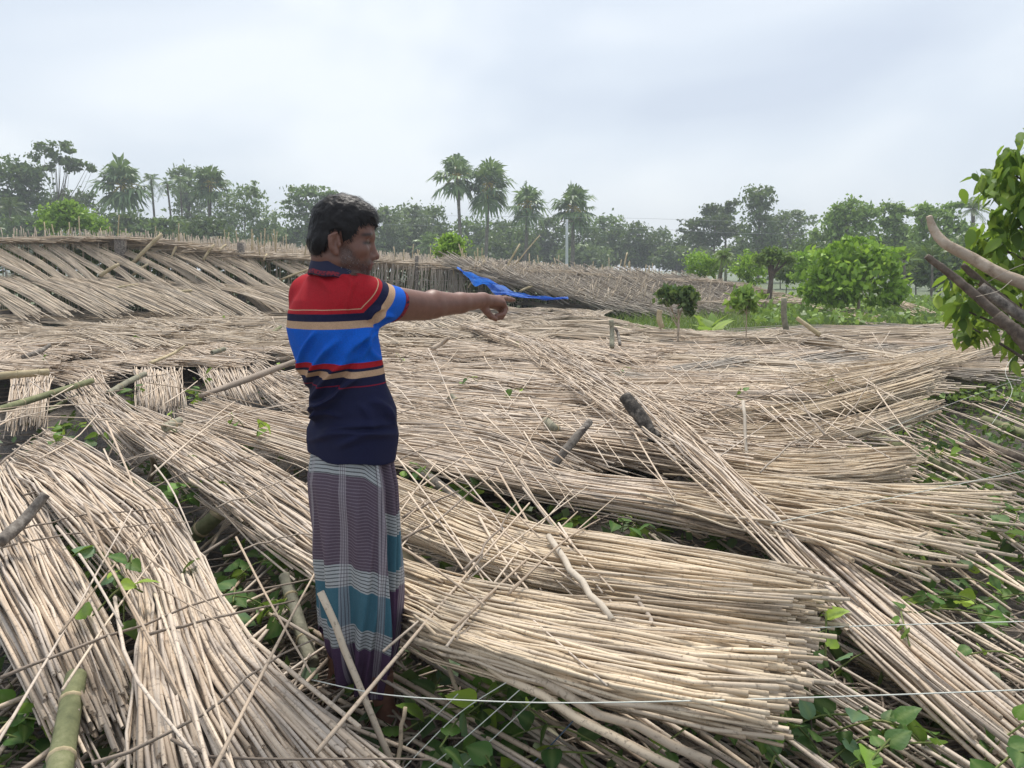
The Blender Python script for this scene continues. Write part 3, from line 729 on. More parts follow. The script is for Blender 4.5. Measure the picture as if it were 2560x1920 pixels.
# strips of thatch slumped off the roof at the left: one thing each
k = 0
for row in range(2):
    for i in range(23):
        x0 = -150 + i * 44 + rng.normal(0, 12)
        if row == 0:
            yt = np.interp(x0, [-150, 250, 500, 720, 1000], [612, 622, 642, 660, 676]); t3 = fe(x0)
            a_ = P(x0, yt, t3[1] - .1); b_ = P(x0 + 185 + rng.normal(0, 30), yt + 128 + rng.normal(0, 16) - max(0, x0 - 300) * .04, t3[1] - 1.25)
            wv_ = rng.uniform(.13, .22)
        else:
            yt = np.interp(x0, [-150, 250, 500, 720, 1000], [690, 702, 712, 722, 730]); t3 = fe(x0)
            a_ = P(x0 + 30, yt, t3[1] - 1.0); b_ = P(x0 + 215 + rng.normal(0, 40), 780 + rng.normal(0, 10), t3[1] - 3.0)
            wv_ = rng.uniform(.22, .34)
        if x0 > 840 - row * 60: continue
        d = b_ - a_; sd = np.cross(d, [0, -.5, 1.0]); sd /= np.linalg.norm(sd); sd = sd * wv_ / 2
        m_ = (a_ + b_) / 2 + [0, -.05, .10]
        stick_mat('strip of stick thatch slumped down the front of the shelter' if row == 0 else 'strip of stick thatch at the foot of the slumped shelter front', np.array([a_ - sd, m_ - sd, b_ - sd]), np.array([a_ + sd, m_ + sd, b_ + sd]), 38, 'stuff', 0, 5, 3, 'stick_far', 'slumped thatch strips, upper row' if row == 0 else 'slumped thatch strips, lower row', 'thatch_strip', thick=.04, rad=(.008, .011), whole=True, over=.07, stray=.2)
# slumped front at the right of the tarp: a continuous sagging sheet of brown rows with cross stubs
n = 3400
c_ = rng.uniform(1170, 1930, n); t = rng.random(n)
p0 = np.array([fe(v) for v in c_])
yb = np.interp(c_, [1170, 1300, 1430, 1500, 1700, 1930], [678, 705, 740, 762, 772, 770])
yt = np.interp(c_, [1170, 1420, 1650, 1800, 1930], [676, 690, 698, 712, 745])
cy = yt + (yb - yt) * t
ctr = np.array([P(a1, a2, a3 - np.interp(a1, [1200, 1500], [.6, 4.0]) * tt_) for a1, a2, a3, tt_ in zip(c_, cy, p0[:, 1], t)])
ed = np.array([P(a1 + 60, a2 + 22, a3 - np.interp(a1, [1200, 1500], [.6, 4.0]) * tt_ - .15) for a1, a2, a3, tt_ in zip(c_, cy, p0[:, 1], t)])
d = ed - ctr; d /= np.linalg.norm(d, axis=1, keepdims=True); d += rng.normal(0, .10, (n, 3)); 
ln = rng.uniform(.5, 1.1, n)[:, None]
ctr[:, 2] += rng.normal(0, .03, n)
V, F, a = tubes(np.stack([ctr - d * ln, ctr, ctr + d * ln], 1), np.full((n, 3), .013), 3, False)
o = obj('slumped_thatch', V, F, M['stick_grey'], sh, {'rnd': a}); o['kind'] = 'stuff'
n = 420
ix = rng.integers(0, len(ctr), n); b_ = ctr[ix]; tp = b_ + np.stack([rng.normal(.08, .10, n), rng.normal(-.1, .1, n), rng.uniform(.12, .42, n)], 1)
V, F, a = tubes(np.stack([b_ - (tp - b_) * .3, tp], 1), np.full((n, 2), .013), 4)
o = obj('cross_stubs', V, F, M['stick_far'], sh, {'rnd': a}); o['kind'] = 'stuff'
# fallen bamboo rafters leaning on the slump
for k, (x0, y0, x1, y1, dd, r_) in enumerate([(330, 660, 405, 585, -.7, .05), (250, 690, 298, 660, -1.1, .045), (85, 672, 112, 650, -.6, .045), (508, 650, 535, 612, -.5, .035), (548, 628, 565, 612, -.4, .03), (405, 705, 440, 616, -.6, .03), (700, 700, 800, 665, -.7, .03), (660, 650, 667, 636, -.4, .03), (330, 690, 370, 660, -1.0, .035), (255, 730, 345, 712, -2.0, .04), (430, 735, 480, 727, -2.2, .04), (1170, 720, 1212, 650, -.3, .02), (1255, 690, 1300, 610, -.3, .03), (1290, 660, 1350, 588, 0, .02), (1225, 740, 1275, 690, -.5, .025), (1300, 728, 1335, 715, -2., .035), (1560, 668, 1568, 632, .5, .03)]):
    yy = fe(x0)[1] + dd
    a_, b_ = P(x0, y0, yy), P(x1, y1, yy + .25)
    V, F, a = tubes(catmull([a_, (a_ + b_) / 2 + [.0, 0, .02], b_], 5)[None], np.linspace(r_, r_ * .9, 5)[None], 7)
    o = obj('bamboo_rafter', V, F, M['bamboo_dry'], None, {'rnd': a}, origin=a_)
    tag(o, 'dry bamboo rafter broken loose on the slumped front left of the person' if x0 < 900 else 'dry bamboo rafter broken loose around the blue net', 'bamboo pole', 'broken rafters left of the person' if x0 < 900 else 'broken rafters around the blue net')

# blue net hanging off the shelter
m, nt, b, out = new_mat('blue_net')
nt.links.new(ramp(nt, noise(nt, 3.5, 5, .65, pos(nt)), [(.35, (.01, .12, .55)), (.6, (.02, .20, .78)), (.8, (.12, .30, .72))]), b.inputs['Base Color']); b.inputs['Roughness'].default_value = .6
bump(nt, b, noise(nt, 9, 4, .6, pos(nt)), .8, .08)
trn = nt.nodes.new('ShaderNodeBsdfTranslucent'); trn.inputs[0].default_value = (0.02, .22, .9, 1)
m1 = nt.nodes.new('ShaderNodeMixShader'); m1.inputs[0].default_value = .4
nt.links.new(b.outputs[0], m1.inputs[1]); nt.links.new(trn.outputs[0], m1.inputs[2])
tp_ = nt.nodes.new('ShaderNodeBsdfTransparent'); m2 = nt.nodes.new('ShaderNodeMixShader'); m2.inputs[0].default_value = .25
nt.links.new(m1.outputs[0], m2.inputs[1]); nt.links.new(tp_.outputs[0], m2.inputs[2]); nt.links.new(m2.outputs[0], out.inputs[0])
M['net'] = m
upx = [(1143, 668, 20.6), (1165, 678, 18.6), (1200, 690, 18.4), (1240, 706, 19.6), (1275, 724, 19.2), (1320, 737, 18.9), (1370, 742, 18.6), (1420, 744, 18.2)]
lpx = [(1144, 670, 18.9), (1168, 692, 20.1), (1188, 714, 19.6), (1216, 712, 19.6), (1235, 736, 18.9), (1256, 736, 18.9), (1300, 742, 18.6), (1360, 748, 18.4), (1418, 747, 18.2)]
U = catmull([P(*v) for v in upx], 50); Lw = catmull([P(*v) for v in lpx], 50)
J = np.linspace(0, 1, 14)
S = U[:, None] * (1 - J[None, :, None]) + Lw[:, None] * J[None, :, None]
ii, jj = np.meshgrid(np.arange(50), np.arange(14), indexing='ij')
S[..., 1] += -.12 * np.sin(J * math.pi)[None] + .09 * np.sin(ii * .55 + jj * .9) + .05 * np.sin(ii * 1.3 - jj * .5) + rng.normal(0, .015, ii.shape)
S[..., 2] += .02 * np.sin(ii * .8 + jj * .6)
I = np.arange(700).reshape(50, 14)
q = np.stack([I[:-1, :-1], I[1:, :-1], I[1:, 1:], I[:-1, 1:]], -1).reshape(-1, 4)
o = obj('blue_net', S.reshape(-1, 3), [q], M['net'], None, origin=S[25, 13])
tag(o, 'torn bright blue net sagging from the shelter beyond the pointing hand', 'net')
# ------------------------------------------------------------------ collapsed mats on the ground
# far part of the flattened field, too far to tell mats apart
def field_strip(px_, py_, z, slope, length, width):
    c = G(px_, py_, z); d = G(px_ + 60, py_ + 60 * slope, z) - c; d /= np.linalg.norm(d)
    sd = np.array([-d[1], d[0], 0.0])
    return c, d, sd
def garden(px_, py_):                      # the grassy plot is left free
    return px_ > 1500 and py_ < 838 - max(0, (px_ - 2000)) * .04 and not (px_ > 1560 and py_ < 765) or (px_ > 2060 and py_ < 800) or (px_ > 2380 and py_ < 880)
PA, RA = [], []
for i in range(760):
    py_ = 752 + 108 * rng.random() ** 1.15; px_ = rng.uniform(-150, 2450)
    if garden(px_, py_) : continue
    if px_ > 2050 and py_ < 770: continue
    zb = .34 + .05 * math.sin(px_ * .011 + py_ * .05)
    sl = rng.normal(.10, .10) if px_ < 1900 else rng.normal(.02, .10)
    if rng.random() < .12: sl = rng.normal(-.1, .25)
    c, d, sd = field_strip(px_, py_, zb, sl, 2.1, .5)
    w = rng.uniform(.25, .5); h = rng.normal(.02, .03); tl = rng.normal(0, .035)
    L = np.array([c - d * 1.05 - sd * w / 2, c - sd * w / 2, c + d * 1.05 - sd * w / 2]); R = L + sd * w
    L[0, 2] -= tl; R[0, 2] -= tl; L[2, 2] += tl; R[2, 2] += tl; L[1, 2] += h; R[1, 2] += h
    p, r, _ = mat_paths(L, R, 32, 4, thick=.05, rad=(.007, .0105), whole=True, over=.06, stray=.14)
    PA.append(p); RA.append(r)
V, F, a = tubes(np.concatenate(PA), np.concatenate(RA), 3, False)
o = obj('far_stick_mats', V, F, M['stick_far'], None, {'rnd': a}); tag(o, 'flattened stick thatch covering the far part of the field', 'stick thatch', kind='stuff')

# middle field: every mat a thing
reg = 0
cnt = 0
ylist = np.sort(865 + 235 * rng.random(310) ** 1.2)
for py_ in ylist:
    px_ = rng.uniform(-160, 2350)
    if py_ > 935 and (px_ < 860 or px_ > 1760): continue
    if py_ > 1010 and (px_ < 1000 or px_ > 1700): continue
    if px_ > 2250 and py_ > 880: continue
    if px_ > 1780 and py_ > 905: continue
    zb = .30 + .04 * math.sin(px_ * .009 + py_ * .03)
    sl = rng.normal(.17, .08) if px_ < 1600 else rng.normal(.03, .09)
    if px_ < 850 and rng.random() < .3: sl = rng.normal(-.15, .2)
    c, d, sd = field_strip(px_, py_, zb, sl, 2.1, .5)
    w = rng.uniform(.35, .65); h = rng.normal(.025, .025); tl = rng.normal(.015, .03)
    L = np.array([c - d * 1.05 - sd * w / 2, c - sd * w / 2, c + d * 1.05 - sd * w / 2]); R = L + sd * w * rng.uniform(.8, 1.3)
    L[0, 2] -= tl; R[0, 2] -= tl; L[2, 2] += tl; R[2, 2] += tl; L[1, 2] += h; R[1, 2] += h
    if px_ < 780: lab = 'stick mat lying flat in the left field near the foot of the slumped thatch' if py_ < 895 else 'stick mat lying flat in the left field just above the short upright mats'
    elif px_ < 1500: lab = 'stick mat lying flat just below the pointing arm' if py_ < 900 else 'stick mat lying flat right of the shirt, above the hip-level mats' if py_ < 985 else 'stick mat lying flat around the weathered post right of the lungi'
    else: lab = 'stick mat lying flat just below the grassy plot' if py_ < 890 else 'stick mat lying flat around the charred stump'
    grp = 'field mats: ' + lab[:60]
    stick_mat(lab, L, R, int(66 * w / .4), 'stuff', 0, 5, 4, 'stick', grp, thick=.05, rad=(.0045, .0075), whole=True, over=.08, stray=.2)

for k in range(58):
    px_ = rng.uniform(1620, 2330); py_ = rng.uniform(838, 965)
    zb = .26 + .05 * math.sin(px_ * .02); sl = rng.normal(.0, .10)
    c, d, sd = field_strip(px_, py_, zb, sl, 2.1, .5)
    w = rng.uniform(.35, .6); tl = rng.normal(.02, .04)
    L = np.array([c - d * 1.05 - sd * w / 2, c - sd * w / 2, c + d * 1.05 - sd * w / 2]); R = L + sd * w
    L[0, 2] -= tl; R[0, 2] -= tl; L[2, 2] += tl; R[2, 2] += tl; L[1, 2] += .03; R[1, 2] += .03
    stick_mat('brown stick mat lying flat between the grassy plot and right sheaves', L, R, int(44 * w / .4), 'stuff', 0, 5, 4, 'stick_far' if k % 3 else 'stick_grey', 'flat brown mats above the right sheaves', thick=.05, rad=(.007, .011), whole=True, over=.08, stray=.2)
# the mats near enough to tell apart, edges read along each of them: (xL,yL, xR,yR, height)
near = [
 ('short stick mat with upright sticks at the left edge under green bamboo', [(15, 1068, 112, 1062, .20), (25, 1000, 120, 1005, .30), (32, 942, 126, 948, .33)], 60, {}),
 ('stick mat with a ragged upper end beside the green bamboo pole', [(158, 985, 240, 925, .36), (235, 1065, 310, 1010, .34), (330, 1160, 410, 1060, .24)], 75, {}),
 ('short stick mat with upright sticks right of the broken bamboo', [(348, 1032, 458, 1022, .24), (342, 980, 455, 975, .32), (336, 930, 452, 932, .34)], 70, {}),
 ('short stick mat under the knobbly branch left of the person', [(535, 1005, 650, 1010, .26), (510, 955, 625, 960, .32), (486, 908, 603, 912, .34)], 72, {}),
 ('stick mat running down behind the person\'s hip', [(612, 940, 650, 905, .34), (700, 1020, 740, 955, .33), (830, 1080, 850, 1000, .28)], 60, {}),
 ('stick mat below the knobbly branch, ending behind the lungi', [(440, 1062, 530, 1005, .33), (600, 1108, 660, 1035, .33), (760, 1160, 790, 1060, .30), (860, 1200, 870, 1090, .26)], 75, {}),
 ('long stick mat sweeping down from upper left to the person\'s knees', [(300, 1072, 370, 1035, .37), (400, 1150, 540, 1100, .37), (510, 1240, 660, 1165, .36), (620, 1330, 760, 1225, .35), (740, 1420, 850, 1300, .34), (850, 1490, 930, 1375, .33)], 150, {}),
 ('arched stick mat curving down from the left edge', [(0, 1195, 120, 1090, .30), (80, 1232, 215, 1125, .42), (160, 1310, 330, 1205, .44), (250, 1390, 430, 1280, .40), (315, 1480, 485, 1385, .34)], 165, dict(rad=(.0040, .0066))),
 ('fan of thick sticks spreading to the bottom edge left of the person', [(290, 1420, 440, 1330, .36), (350, 1530, 515, 1435, .36), (348, 1640, 605, 1602, .34), (345, 1770, 740, 1745, .30), (345, 1960, 985, 1945, .24)], 205, dict(rad=(.0046, .0078), stray=.06)),
 ('stick mat at the lower left edge running down to split bamboo', [(-120, 1190, 30, 1180, .36), (-90, 1330, 110, 1310, .38), (-50, 1470, 190, 1450, .36), (20, 1600, 260, 1570, .32), (110, 1790, 330, 1760, .26)], 160, dict(rad=(.0042, .0070))),
 ('thin stick mat right of the hem of the blue shirt', [(940, 990, 945, 925, .30), (1210, 1000, 1260, 955, .34), (1430, 1085, 1480, 1025, .30)], 64, {}),
 ('stick mat with dark gap along its lower side, right of the hip', [(940, 1048, 945, 990, .32), (1150, 1055, 1210, 1005, .36), (1300, 1092, 1350, 1040, .35), (1460, 1160, 1500, 1100, .28)], 66, {}),
 ('stick mat beside the upper lungi reaching the weathered post', [(940, 1108, 945, 1052, .32), (1130, 1122, 1160, 1060, .36), (1265, 1155, 1300, 1100, .34), (1400, 1205, 1460, 1165, .28)], 66, {}),
 ('long low stick mat running right past the weathered post', [(940, 1150, 945, 1105, .34), (1120, 1185, 1140, 1130, .36), (1260, 1222, 1280, 1165, .35), (1420, 1255, 1440, 1205, .34), (1650, 1290, 1680, 1235, .33), (1900, 1345, 1920, 1260, .30)], 80, dict(stray=.3)),
 ('broad stick mat right of the lungi with blunt ends', [(930, 1310, 930, 1190, .36), (1080, 1370, 1110, 1260, .40), (1250, 1445, 1290, 1320, .42), (1500, 1500, 1560, 1370, .44), (1750, 1535, 1800, 1415, .46), (1960, 1555, 2010, 1465, .47)], 205, dict(rad=(.0042, .0070), mat_='stick_gold', over=.03)),
 ('nearest thick stick mat right of the person, ends cut blunt', [(1012, 1585, 965, 1415, .36), (1095, 1628, 1130, 1470, .42), (1280, 1690, 1330, 1510, .45), (1500, 1750, 1560, 1545, .47), (1720, 1800, 1780, 1580, .48), (1900, 1830, 1980, 1610, .47)], 230, dict(rad=(.0048, .0084), mat_='stick_gold', over=.03)),
 ('diagonal stick mat crossing over the charred stump', [(1290, 880, 1330, 830, .46), (1480, 1005, 1560, 955, .50), (1640, 1115, 1720, 1075, .50), (1760, 1220, 1840, 1190, .46), (1900, 1360, 1960, 1320, .36)], 75, dict(stray=.2)),
 ('long diagonal stick mat running to the lower right corner', [(1740, 1200, 1820, 1170, .28), (1900, 1360, 1980, 1310, .26), (2080, 1540, 2160, 1460, .24), (2260, 1720, 2360, 1620, .22), (2520, 1960, 2640, 1860, .20)], 66, dict(rad=(.0055, .0085), stray=.10)),
 ('uppermost right stick sheaf pointing up to the leaning logs', [(1990, 968, 1990, 938, .36), (2200, 945, 2220, 905, .42), (2380, 915, 2400, 868, .50), (2480, 885, 2495, 848, .56)], 60, dict(mat_='stick_gold', over=.09)),
 ('right stick mat directly below the uppermost sheaf', [(1800, 1020, 1800, 985, .36), (1990, 1006, 2030, 958, .40), (2145, 976, 2220, 926, .47), (2325, 922, 2372, 885, .56)], 80, dict(mat_='stick_gold', tilt=.07, over=.03)),
 ('second right stick mat below the uppermost sheaf, curling upwards', [(1760, 1072, 1760, 1050, .36), (1953, 1060, 1953, 1028, .40), (2130, 1026, 2150, 988, .45), (2320, 975, 2345, 938, .53)], 70, dict(mat_='stick_gold', tilt=.07, over=.03)),
 ('third right stick mat below the uppermost sheaf, frayed at the tip', [(1780, 1122, 1770, 1092, .35), (1953, 1122, 1985, 1076, .38), (2145, 1092, 2150, 1050, .42), (2330, 1040, 2305, 1008, .48)], 74, dict(mat_='stick_gold', tilt=.07, over=.04)),
 ('lowest right stick mat with blunt ends above the bamboo', [(1760, 1172, 1760, 1132, .35), (1914, 1203, 1953, 1143, .38), (2107, 1211, 2110, 1136, .40), (2262, 1196, 2268, 1132, .40)], 88, dict(mat_='stick_gold', tilt=.07, over=.04)),
 ('sparse spread of long sticks reaching over the mud at the right', [(1780, 1240, 1790, 1195, .34), (2000, 1280, 2050, 1215, .34), (2200, 1330, 2260, 1235, .33), (2400, 1390, 2460, 1260, .30)], 42, dict(rad=(.0065, .0095), mat_='stick_gold', over=.10, stray=.5, slen=(1.6, 2.2))),
 ('golden sheaf of few sticks below the sparse spread', [(1660, 1275, 1670, 1240, .36), (1860, 1325, 1880, 1275, .36), (2080, 1375, 2120, 1310, .36), (2240, 1420, 2300, 1345, .35)], 30, dict(rad=(.007, .010), mat_='stick_gold', over=.12, stray=.5)),
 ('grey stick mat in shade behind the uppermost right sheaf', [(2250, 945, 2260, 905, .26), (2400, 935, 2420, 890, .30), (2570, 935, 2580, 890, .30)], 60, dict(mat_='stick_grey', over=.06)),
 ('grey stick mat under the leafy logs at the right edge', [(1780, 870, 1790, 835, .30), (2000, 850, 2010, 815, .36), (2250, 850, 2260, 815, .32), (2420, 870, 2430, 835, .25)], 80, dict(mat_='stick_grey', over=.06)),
 ('loose stick mat fallen against the large shrub', [(1930, 745, 1960, 735, .42), (2030, 772, 2060, 758, .36), (2150, 805, 2170, 782, .30)], 46, dict(rad=(.010, .014), mat_='stick_gold')),
 ('stick mat slanting down right of the large shrub', [(2205, 750, 2225, 742, .55), (2270, 780, 2300, 768, .40), (2370, 822, 2400, 800, .26)], 46, dict(rad=(.010, .014), mat_='stick_gold')),
 ('stick mat lying under the charred stump', [(1400, 1150, 1420, 1090, .27), (1560, 1165, 1580, 1105, .30), (1720, 1190, 1740, 1130, .28)], 80, {}),
 ('stick mat in the middle field with a dark hollow under its edge', [(1150, 815, 1200, 812, .44), (1240, 850, 1290, 835, .46), (1340, 885, 1400, 868, .40)], 60, dict(rad=(.008, .012))),
]
parts_ok = {6, 7, 8, 9, 14, 15, 16, 17, 19, 20, 21, 22, 18, 23, 24}
for i, (lab, sec, n, kw) in enumerate(near):
    kw = dict(kw)
    L, R = edges_px(sec, kw.pop('tilt', 0.0))
    if 'rad' not in kw: kw['rad'] = (.0042, .0074)
    n = n if n > 150 else int(n * 1.22)
    stick_mat(lab, L, R, n, 'parts' if i in parts_ok else 'stuff', int(n * .6) if i not in (17, 23, 24) else 0, 8 if i in parts_ok else 6, 6 if i in parts_ok else 5, **kw)

# crossing sticks and thin dark tie branches thrown over the mats
def px_stick(name, label, pts, r, mat_, group, cat, sides=6, K=6, taper=.6, hollow=False):
    p = catmull([G(*v) for v in pts], K)
    p += rng.normal(0, .004, p.shape)
    V, F, a = tubes(p[None], np.linspace(r, r * taper, K)[None], sides, True, hollow)
    o = obj(name, V, F, M[mat_], None, {'rnd': a}, origin=p[0])
    return tag(o, label, cat, group)
zt = .47
ties = [[(0, 1160, .46), (60, 1110, .48), (120, 1255 - 180, .5)], [(0, 1340, .46), (200, 1290, .48), (480, 1268, .45)], [(0, 1370, .45), (240, 1325, .47), (480, 1300, .46)], [(60, 1240, .46), (260, 1165, .47), (420, 1120, .45)], [(180, 1190, .46), (360, 1140, .46), (560, 1090, .44)],
        [(0, 1700, .45), (260, 1590, .46), (560, 1490, .45), (800, 1440, .46)], [(370, 1585, .46), (560, 1540, .46), (740, 1500, .46)], [(230, 1920, .42), (500, 1790, .44), (660, 1660, .44), (790, 1600, .45)], [(430, 1850, .44), (600, 1900, .42), (1085, 1890, .40)],
        [(560, 1390, .47), (680, 1350, .47), (800, 1330, .46)], [(540, 1270, .47), (700, 1205, .47), (800, 1150, .46)], [(300, 1255, .47), (480, 1180, .47), (700, 1130, .44)],
        [(980, 1155, .46), (1100, 1110, .46), (1270, 1095, .44)], [(900, 1065, .45), (1080, 1010, .45), (1280, 975, .42)], [(1000, 1020, .44), (1150, 1010, .44), (1340, 955, .43)], [(1000, 935, .42), (1180, 915, .42), (1300, 905, .42)], [(1000, 1350, .48), (1120, 1280, .48), (1300, 1120, .46)], [(1005, 1290, .48), (1150, 1225, .48)],
        [(1160, 1430, .52), (1240, 1330, .5), (1310, 1235, .48)], [(1760, 1040, .48), (2000, 960, .50), (2200, 915, .54)], [(1900, 1180, .50), (1990, 1100, .52), (2085, 1050, .53)],
        [(1700, 1000, .5), (1800, 950, .5), (1860, 930, .5)], [(2060, 1085, .56), (2000, 1000, .62), (1945, 920, .70)], [(2115, 1045, .52), (2160, 980, .54), (2190, 915, .58)],
        [(1200, 870, .44), (1330, 850, .46), (1450, 840, .45)], [(0, 1010, .42), (240, 960, .42), (440, 930, .42)], [(200, 880, .42), (420, 850, .42), (560, 830, .42)], [(1380, 960, .46), (1560, 1000, .46)], [(1100, 980, .44), (1250, 930, .44)]]
for k, pts in enumerate(ties):
    side = 'left' if pts[0][0] < 900 else 'right'
    px_stick('tie_branch', f'thin dark tie branch lying across the mats {side} of the person', pts, rng.uniform(.0038, .0068), 'branch', f'tie branches {side} of the person', 'branch', 5, 10, .5)
loose = []
zones = [((0, 480), (1180, 1560), (.8, 2.2), 20, 'at the left edge'), ((330, 760), (1400, 1850), (1.6, 4), 7, 'just left of the lungi'), ((980, 1700), (880, 1180), (.5, 1.6), 55, 'between shirt hem and charred stump'), ((1000, 1500), (1180, 1480), (.7, 1.5), 30, 'right of the lungi on the broad mat'), ((1500, 2250), (830, 1080), (.35, .9), 115, 'between charred stump and leaning logs'), ((0, 800), (800, 1100), (-.9, 1.0), 60, 'behind the person up to the slumped thatch')]
for (xa, xb), (ya, yb), (sa, sb), n, side in zones:
    for _ in range(n):
        x, y = rng.uniform(xa, xb), rng.uniform(ya, yb); s_ = rng.uniform(sa, sb) * (1 if rng.random() < .8 else -1)
        z = .44 + rng.random() * .06
        c = G(x, y, z); d = G(x + 30, y + 30 * s_, z) - c; d /= np.linalg.norm(d)
        ln = rng.uniform(.35, .95); d2 = d + [0, 0, rng.normal(0, .06)]
        p = catmull([c - d2 * ln, c + rng.normal(0, .015, 3), c + d2 * ln], 6)
        r_ = rng.uniform(.0038, .0064)
        V, F, a = tubes(p[None], np.linspace(r_, r_ * .6, 6)[None], 5)
        tag(obj('loose_stick', V, F, M['stick'], None, {'rnd': a * .8}, origin=p[0]), f'loose pale stick lying across the mats {side}', 'stick', f'loose sticks {side}')
# fallen support sticks lying close to the mud on the right
for k in range(210):
    t = rng.random()
    x = rng.uniform(1050, 2750); y = rng.uniform(900 if k % 2 else 1130, 1950)
    if y < 1130 + (2000 - x) * .45: continue
    if x < 1500 and y < 1500: continue
    z = rng.uniform(.04, .22)
    s_ = rng.normal(.62 if y > 1250 else .42, .09)
    c = G(x, y, z); d = G(x + 40, y + 40 * s_, z) - c; d /= np.linalg.norm(d)
    ln = rng.uniform(.6, 1.25); d2 = d + [0, 0, rng.normal(-.02, .03)]
    p = catmull([c - d2 * ln, c + rng.normal(0, .012, 3), c + d2 * ln], 6); p[:, 2] = np.maximum(p[:, 2], .02)
    r_ = rng.uniform(.005, .009)
    V, F, a = tubes(p[None], np.linspace(r_, r_ * .75, 6)[None], 6)
    tag(obj('support_stick', V, F, M['stick'], None, {'rnd': a}, origin=p[0]), *((lambda l_: (l_, 'stick', 'fallen sticks: ' + l_))('fallen support stick over the mud under the leaning logs' if y < 1250 else 'fallen support stick in the mud beside the long diagonal mat' if x > 1900 else 'fallen support stick in the shade below the right mats')))
for k in range(70):
    x = rng.uniform(0, 800); y = rng.uniform(1080, 1850); z = rng.uniform(.05, .25); s_ = rng.normal(-1.2, .5)
    c = G(x, y, z); d = G(x + 30, y + 30 * s_, z) - c; d /= np.linalg.norm(d); ln = rng.uniform(.5, .9)
    p = catmull([c - d * ln, c + rng.normal(0, .012, 3), c + d * ln], 6); r_ = rng.uniform(.005, .009)
    V, F, a = tubes(p[None], np.linspace(r_, r_ * .75, 6)[None], 5)
    tag(obj('support_stick', V, F, M['stick'], None, {'rnd': a}, origin=p[0]), 'fallen vine support stick in the gaps between the left mats', 'stick', 'fallen support sticks between left mats')
for k in range(90):
    x = rng.uniform(2230, 2680); y = rng.uniform(900, 1330); z = rng.uniform(.04, .22); s_ = rng.normal(.38, .10)
    c = G(x, y, z); d = G(x + 40, y + 40 * s_, z) - c; d /= np.linalg.norm(d); ln = rng.uniform(.7, 1.2)
    p = catmull([c - d * ln, c + rng.normal(0, .012, 3), c + d * ln], 6); p[:, 2] = np.maximum(p[:, 2], .02); r_ = rng.uniform(.005, .009)
    V, F, a = tubes(p[None], np.linspace(r_, r_ * .75, 6)[None], 5)
    tag(obj('support_stick', V, F, M['stick'], None, {'rnd': a}, origin=p[0]), 'fallen support stick over the mud under the leaning logs', 'stick', 'fallen sticks: fallen support stick over the mud under the leaning logs')
# single sticks that stand out
def px_stand(name, label, pts, r, mat_, cat, K=8):
    p = catmull([P(*v) for v in pts], K); p += rng.normal(0, .002, p.shape)
    V, F, a = tubes(p[None], np.linspace(r, r * .85, K)[None], 7, True, True)
    return tag(obj(name, V, F, M[mat_], None, {'rnd': a}, origin=p[0]), label, cat)
for lab, pts, r_, m_ in [('long stick leaning up against the lungi from the bottom edge', [(800, 1482, 1.97), (872, 1650, 1.93), (990, 1930, 1.84)], .0105, 'stick_gold'),
        ('short upright stick end beside the right foot', [(993, 1930, 1.9), (1012, 1768, 1.95)], .0068, 'stick_gold'),
        ('upright stick below the nearest mat crossing the white strings', [(1110, 1628, 2.2), (1155, 1760, 2.1), (1207, 1940, 1.95)], .0072, 'stick_gold'),
        ('upright grey stick standing by the lowest right mat', [(1858, 1002, 4.5), (1868, 1150, 4.2), (1885, 1390, 3.7)], .010, 'stick_grey')]:
    px_stand('single_stick', lab, pts, r_, m_, 'stick')
solo = [('thick split stick crossing the broad right mat', [(1370, 1340, .50), (1440, 1440, .52), (1525, 1550, .52)], .012, 'stick_grey'),
        ('short stick lying over the ends of the nearest right mat', [(1590, 1490, .52), (1640, 1570, .52)], .007, 'stick'),
        ('longest thick stick of the nearest mat reaching the bottom', [(1100, 1560, .46), (1350, 1700, .46), (1560, 1810, .44), (1780, 1905, .42)], .0125, 'stick_gold'),
        ('long stick below the longest thick one near the bottom', [(1080, 1580, .44), (1300, 1710, .44), (1500, 1830, .42), (1700, 1915, .40)], .0115, 'stick_gold'),
        ('stick with curled tip at the right over the mud', [(1950, 1300, .38), (2150, 1345, .37), (2250, 1350, .38), (2318, 1335, .40)], .008, 'stick_gold')]
for lab, pts, r_, m_ in solo:
    px_stick('single_stick', lab, pts, r_, m_, None, 'stick', 7, 8, .85, True)
# ------------------------------------------------------------------ bamboo poles, logs, stumps
def bamboo(label, pts, r, mat_='bamboo', nodes=5, name='bamboo_pole', Pmode=False, group=None):
    ctrl = [P(*v) if Pmode else G(*v) for v in pts]
    K = 40
    p = catmull(ctrl, K)
    t = np.linspace(0, 1, K); rr = r * (1 - .12 * t)
    root = empty(name, p[0], label, 'bamboo pole', group)
    V, F, a = tubes(p[None], rr[None], 12, True, True)
    obj('culm', V, F, M[mat_], root, {'rnd': a})
    for i in range(nodes):
        j = int((i + .6) / nodes * (K - 2)); d = p[j + 1] - p[j]; d /= np.linalg.norm(d)
        q_ = np.array([p[j] - d * r * .22, p[j] - d * r * .08, p[j] + d * r * .08, p[j] + d * r * .22])
        V, F, a = tubes(q_[None], np.array([[1.0, 1.13, 1.13, 1.0]]) * r * (1 - .12 * j / K), 12, False)
        obj('node_ring', V, F, M['bamboo_dry'], root, {'rnd': a})
    return root
bamboo('green bamboo pole lying at the left edge over the short mat', [(-120, 1062, .44), (60, 1005, .46), (230, 952, .48)], .028, 'bamboo', 5)
bamboo('broken greenish bamboo between the short upright mats', [(270, 985, .40), (320, 955, .44), (362, 935, .47)], .028, 'bamboo_grey', 2)
bamboo('dark bamboo under the gap beside the short upright mats', [(310, 1030, .15), (360, 1000, .20)], .03, 'bamboo', 2)
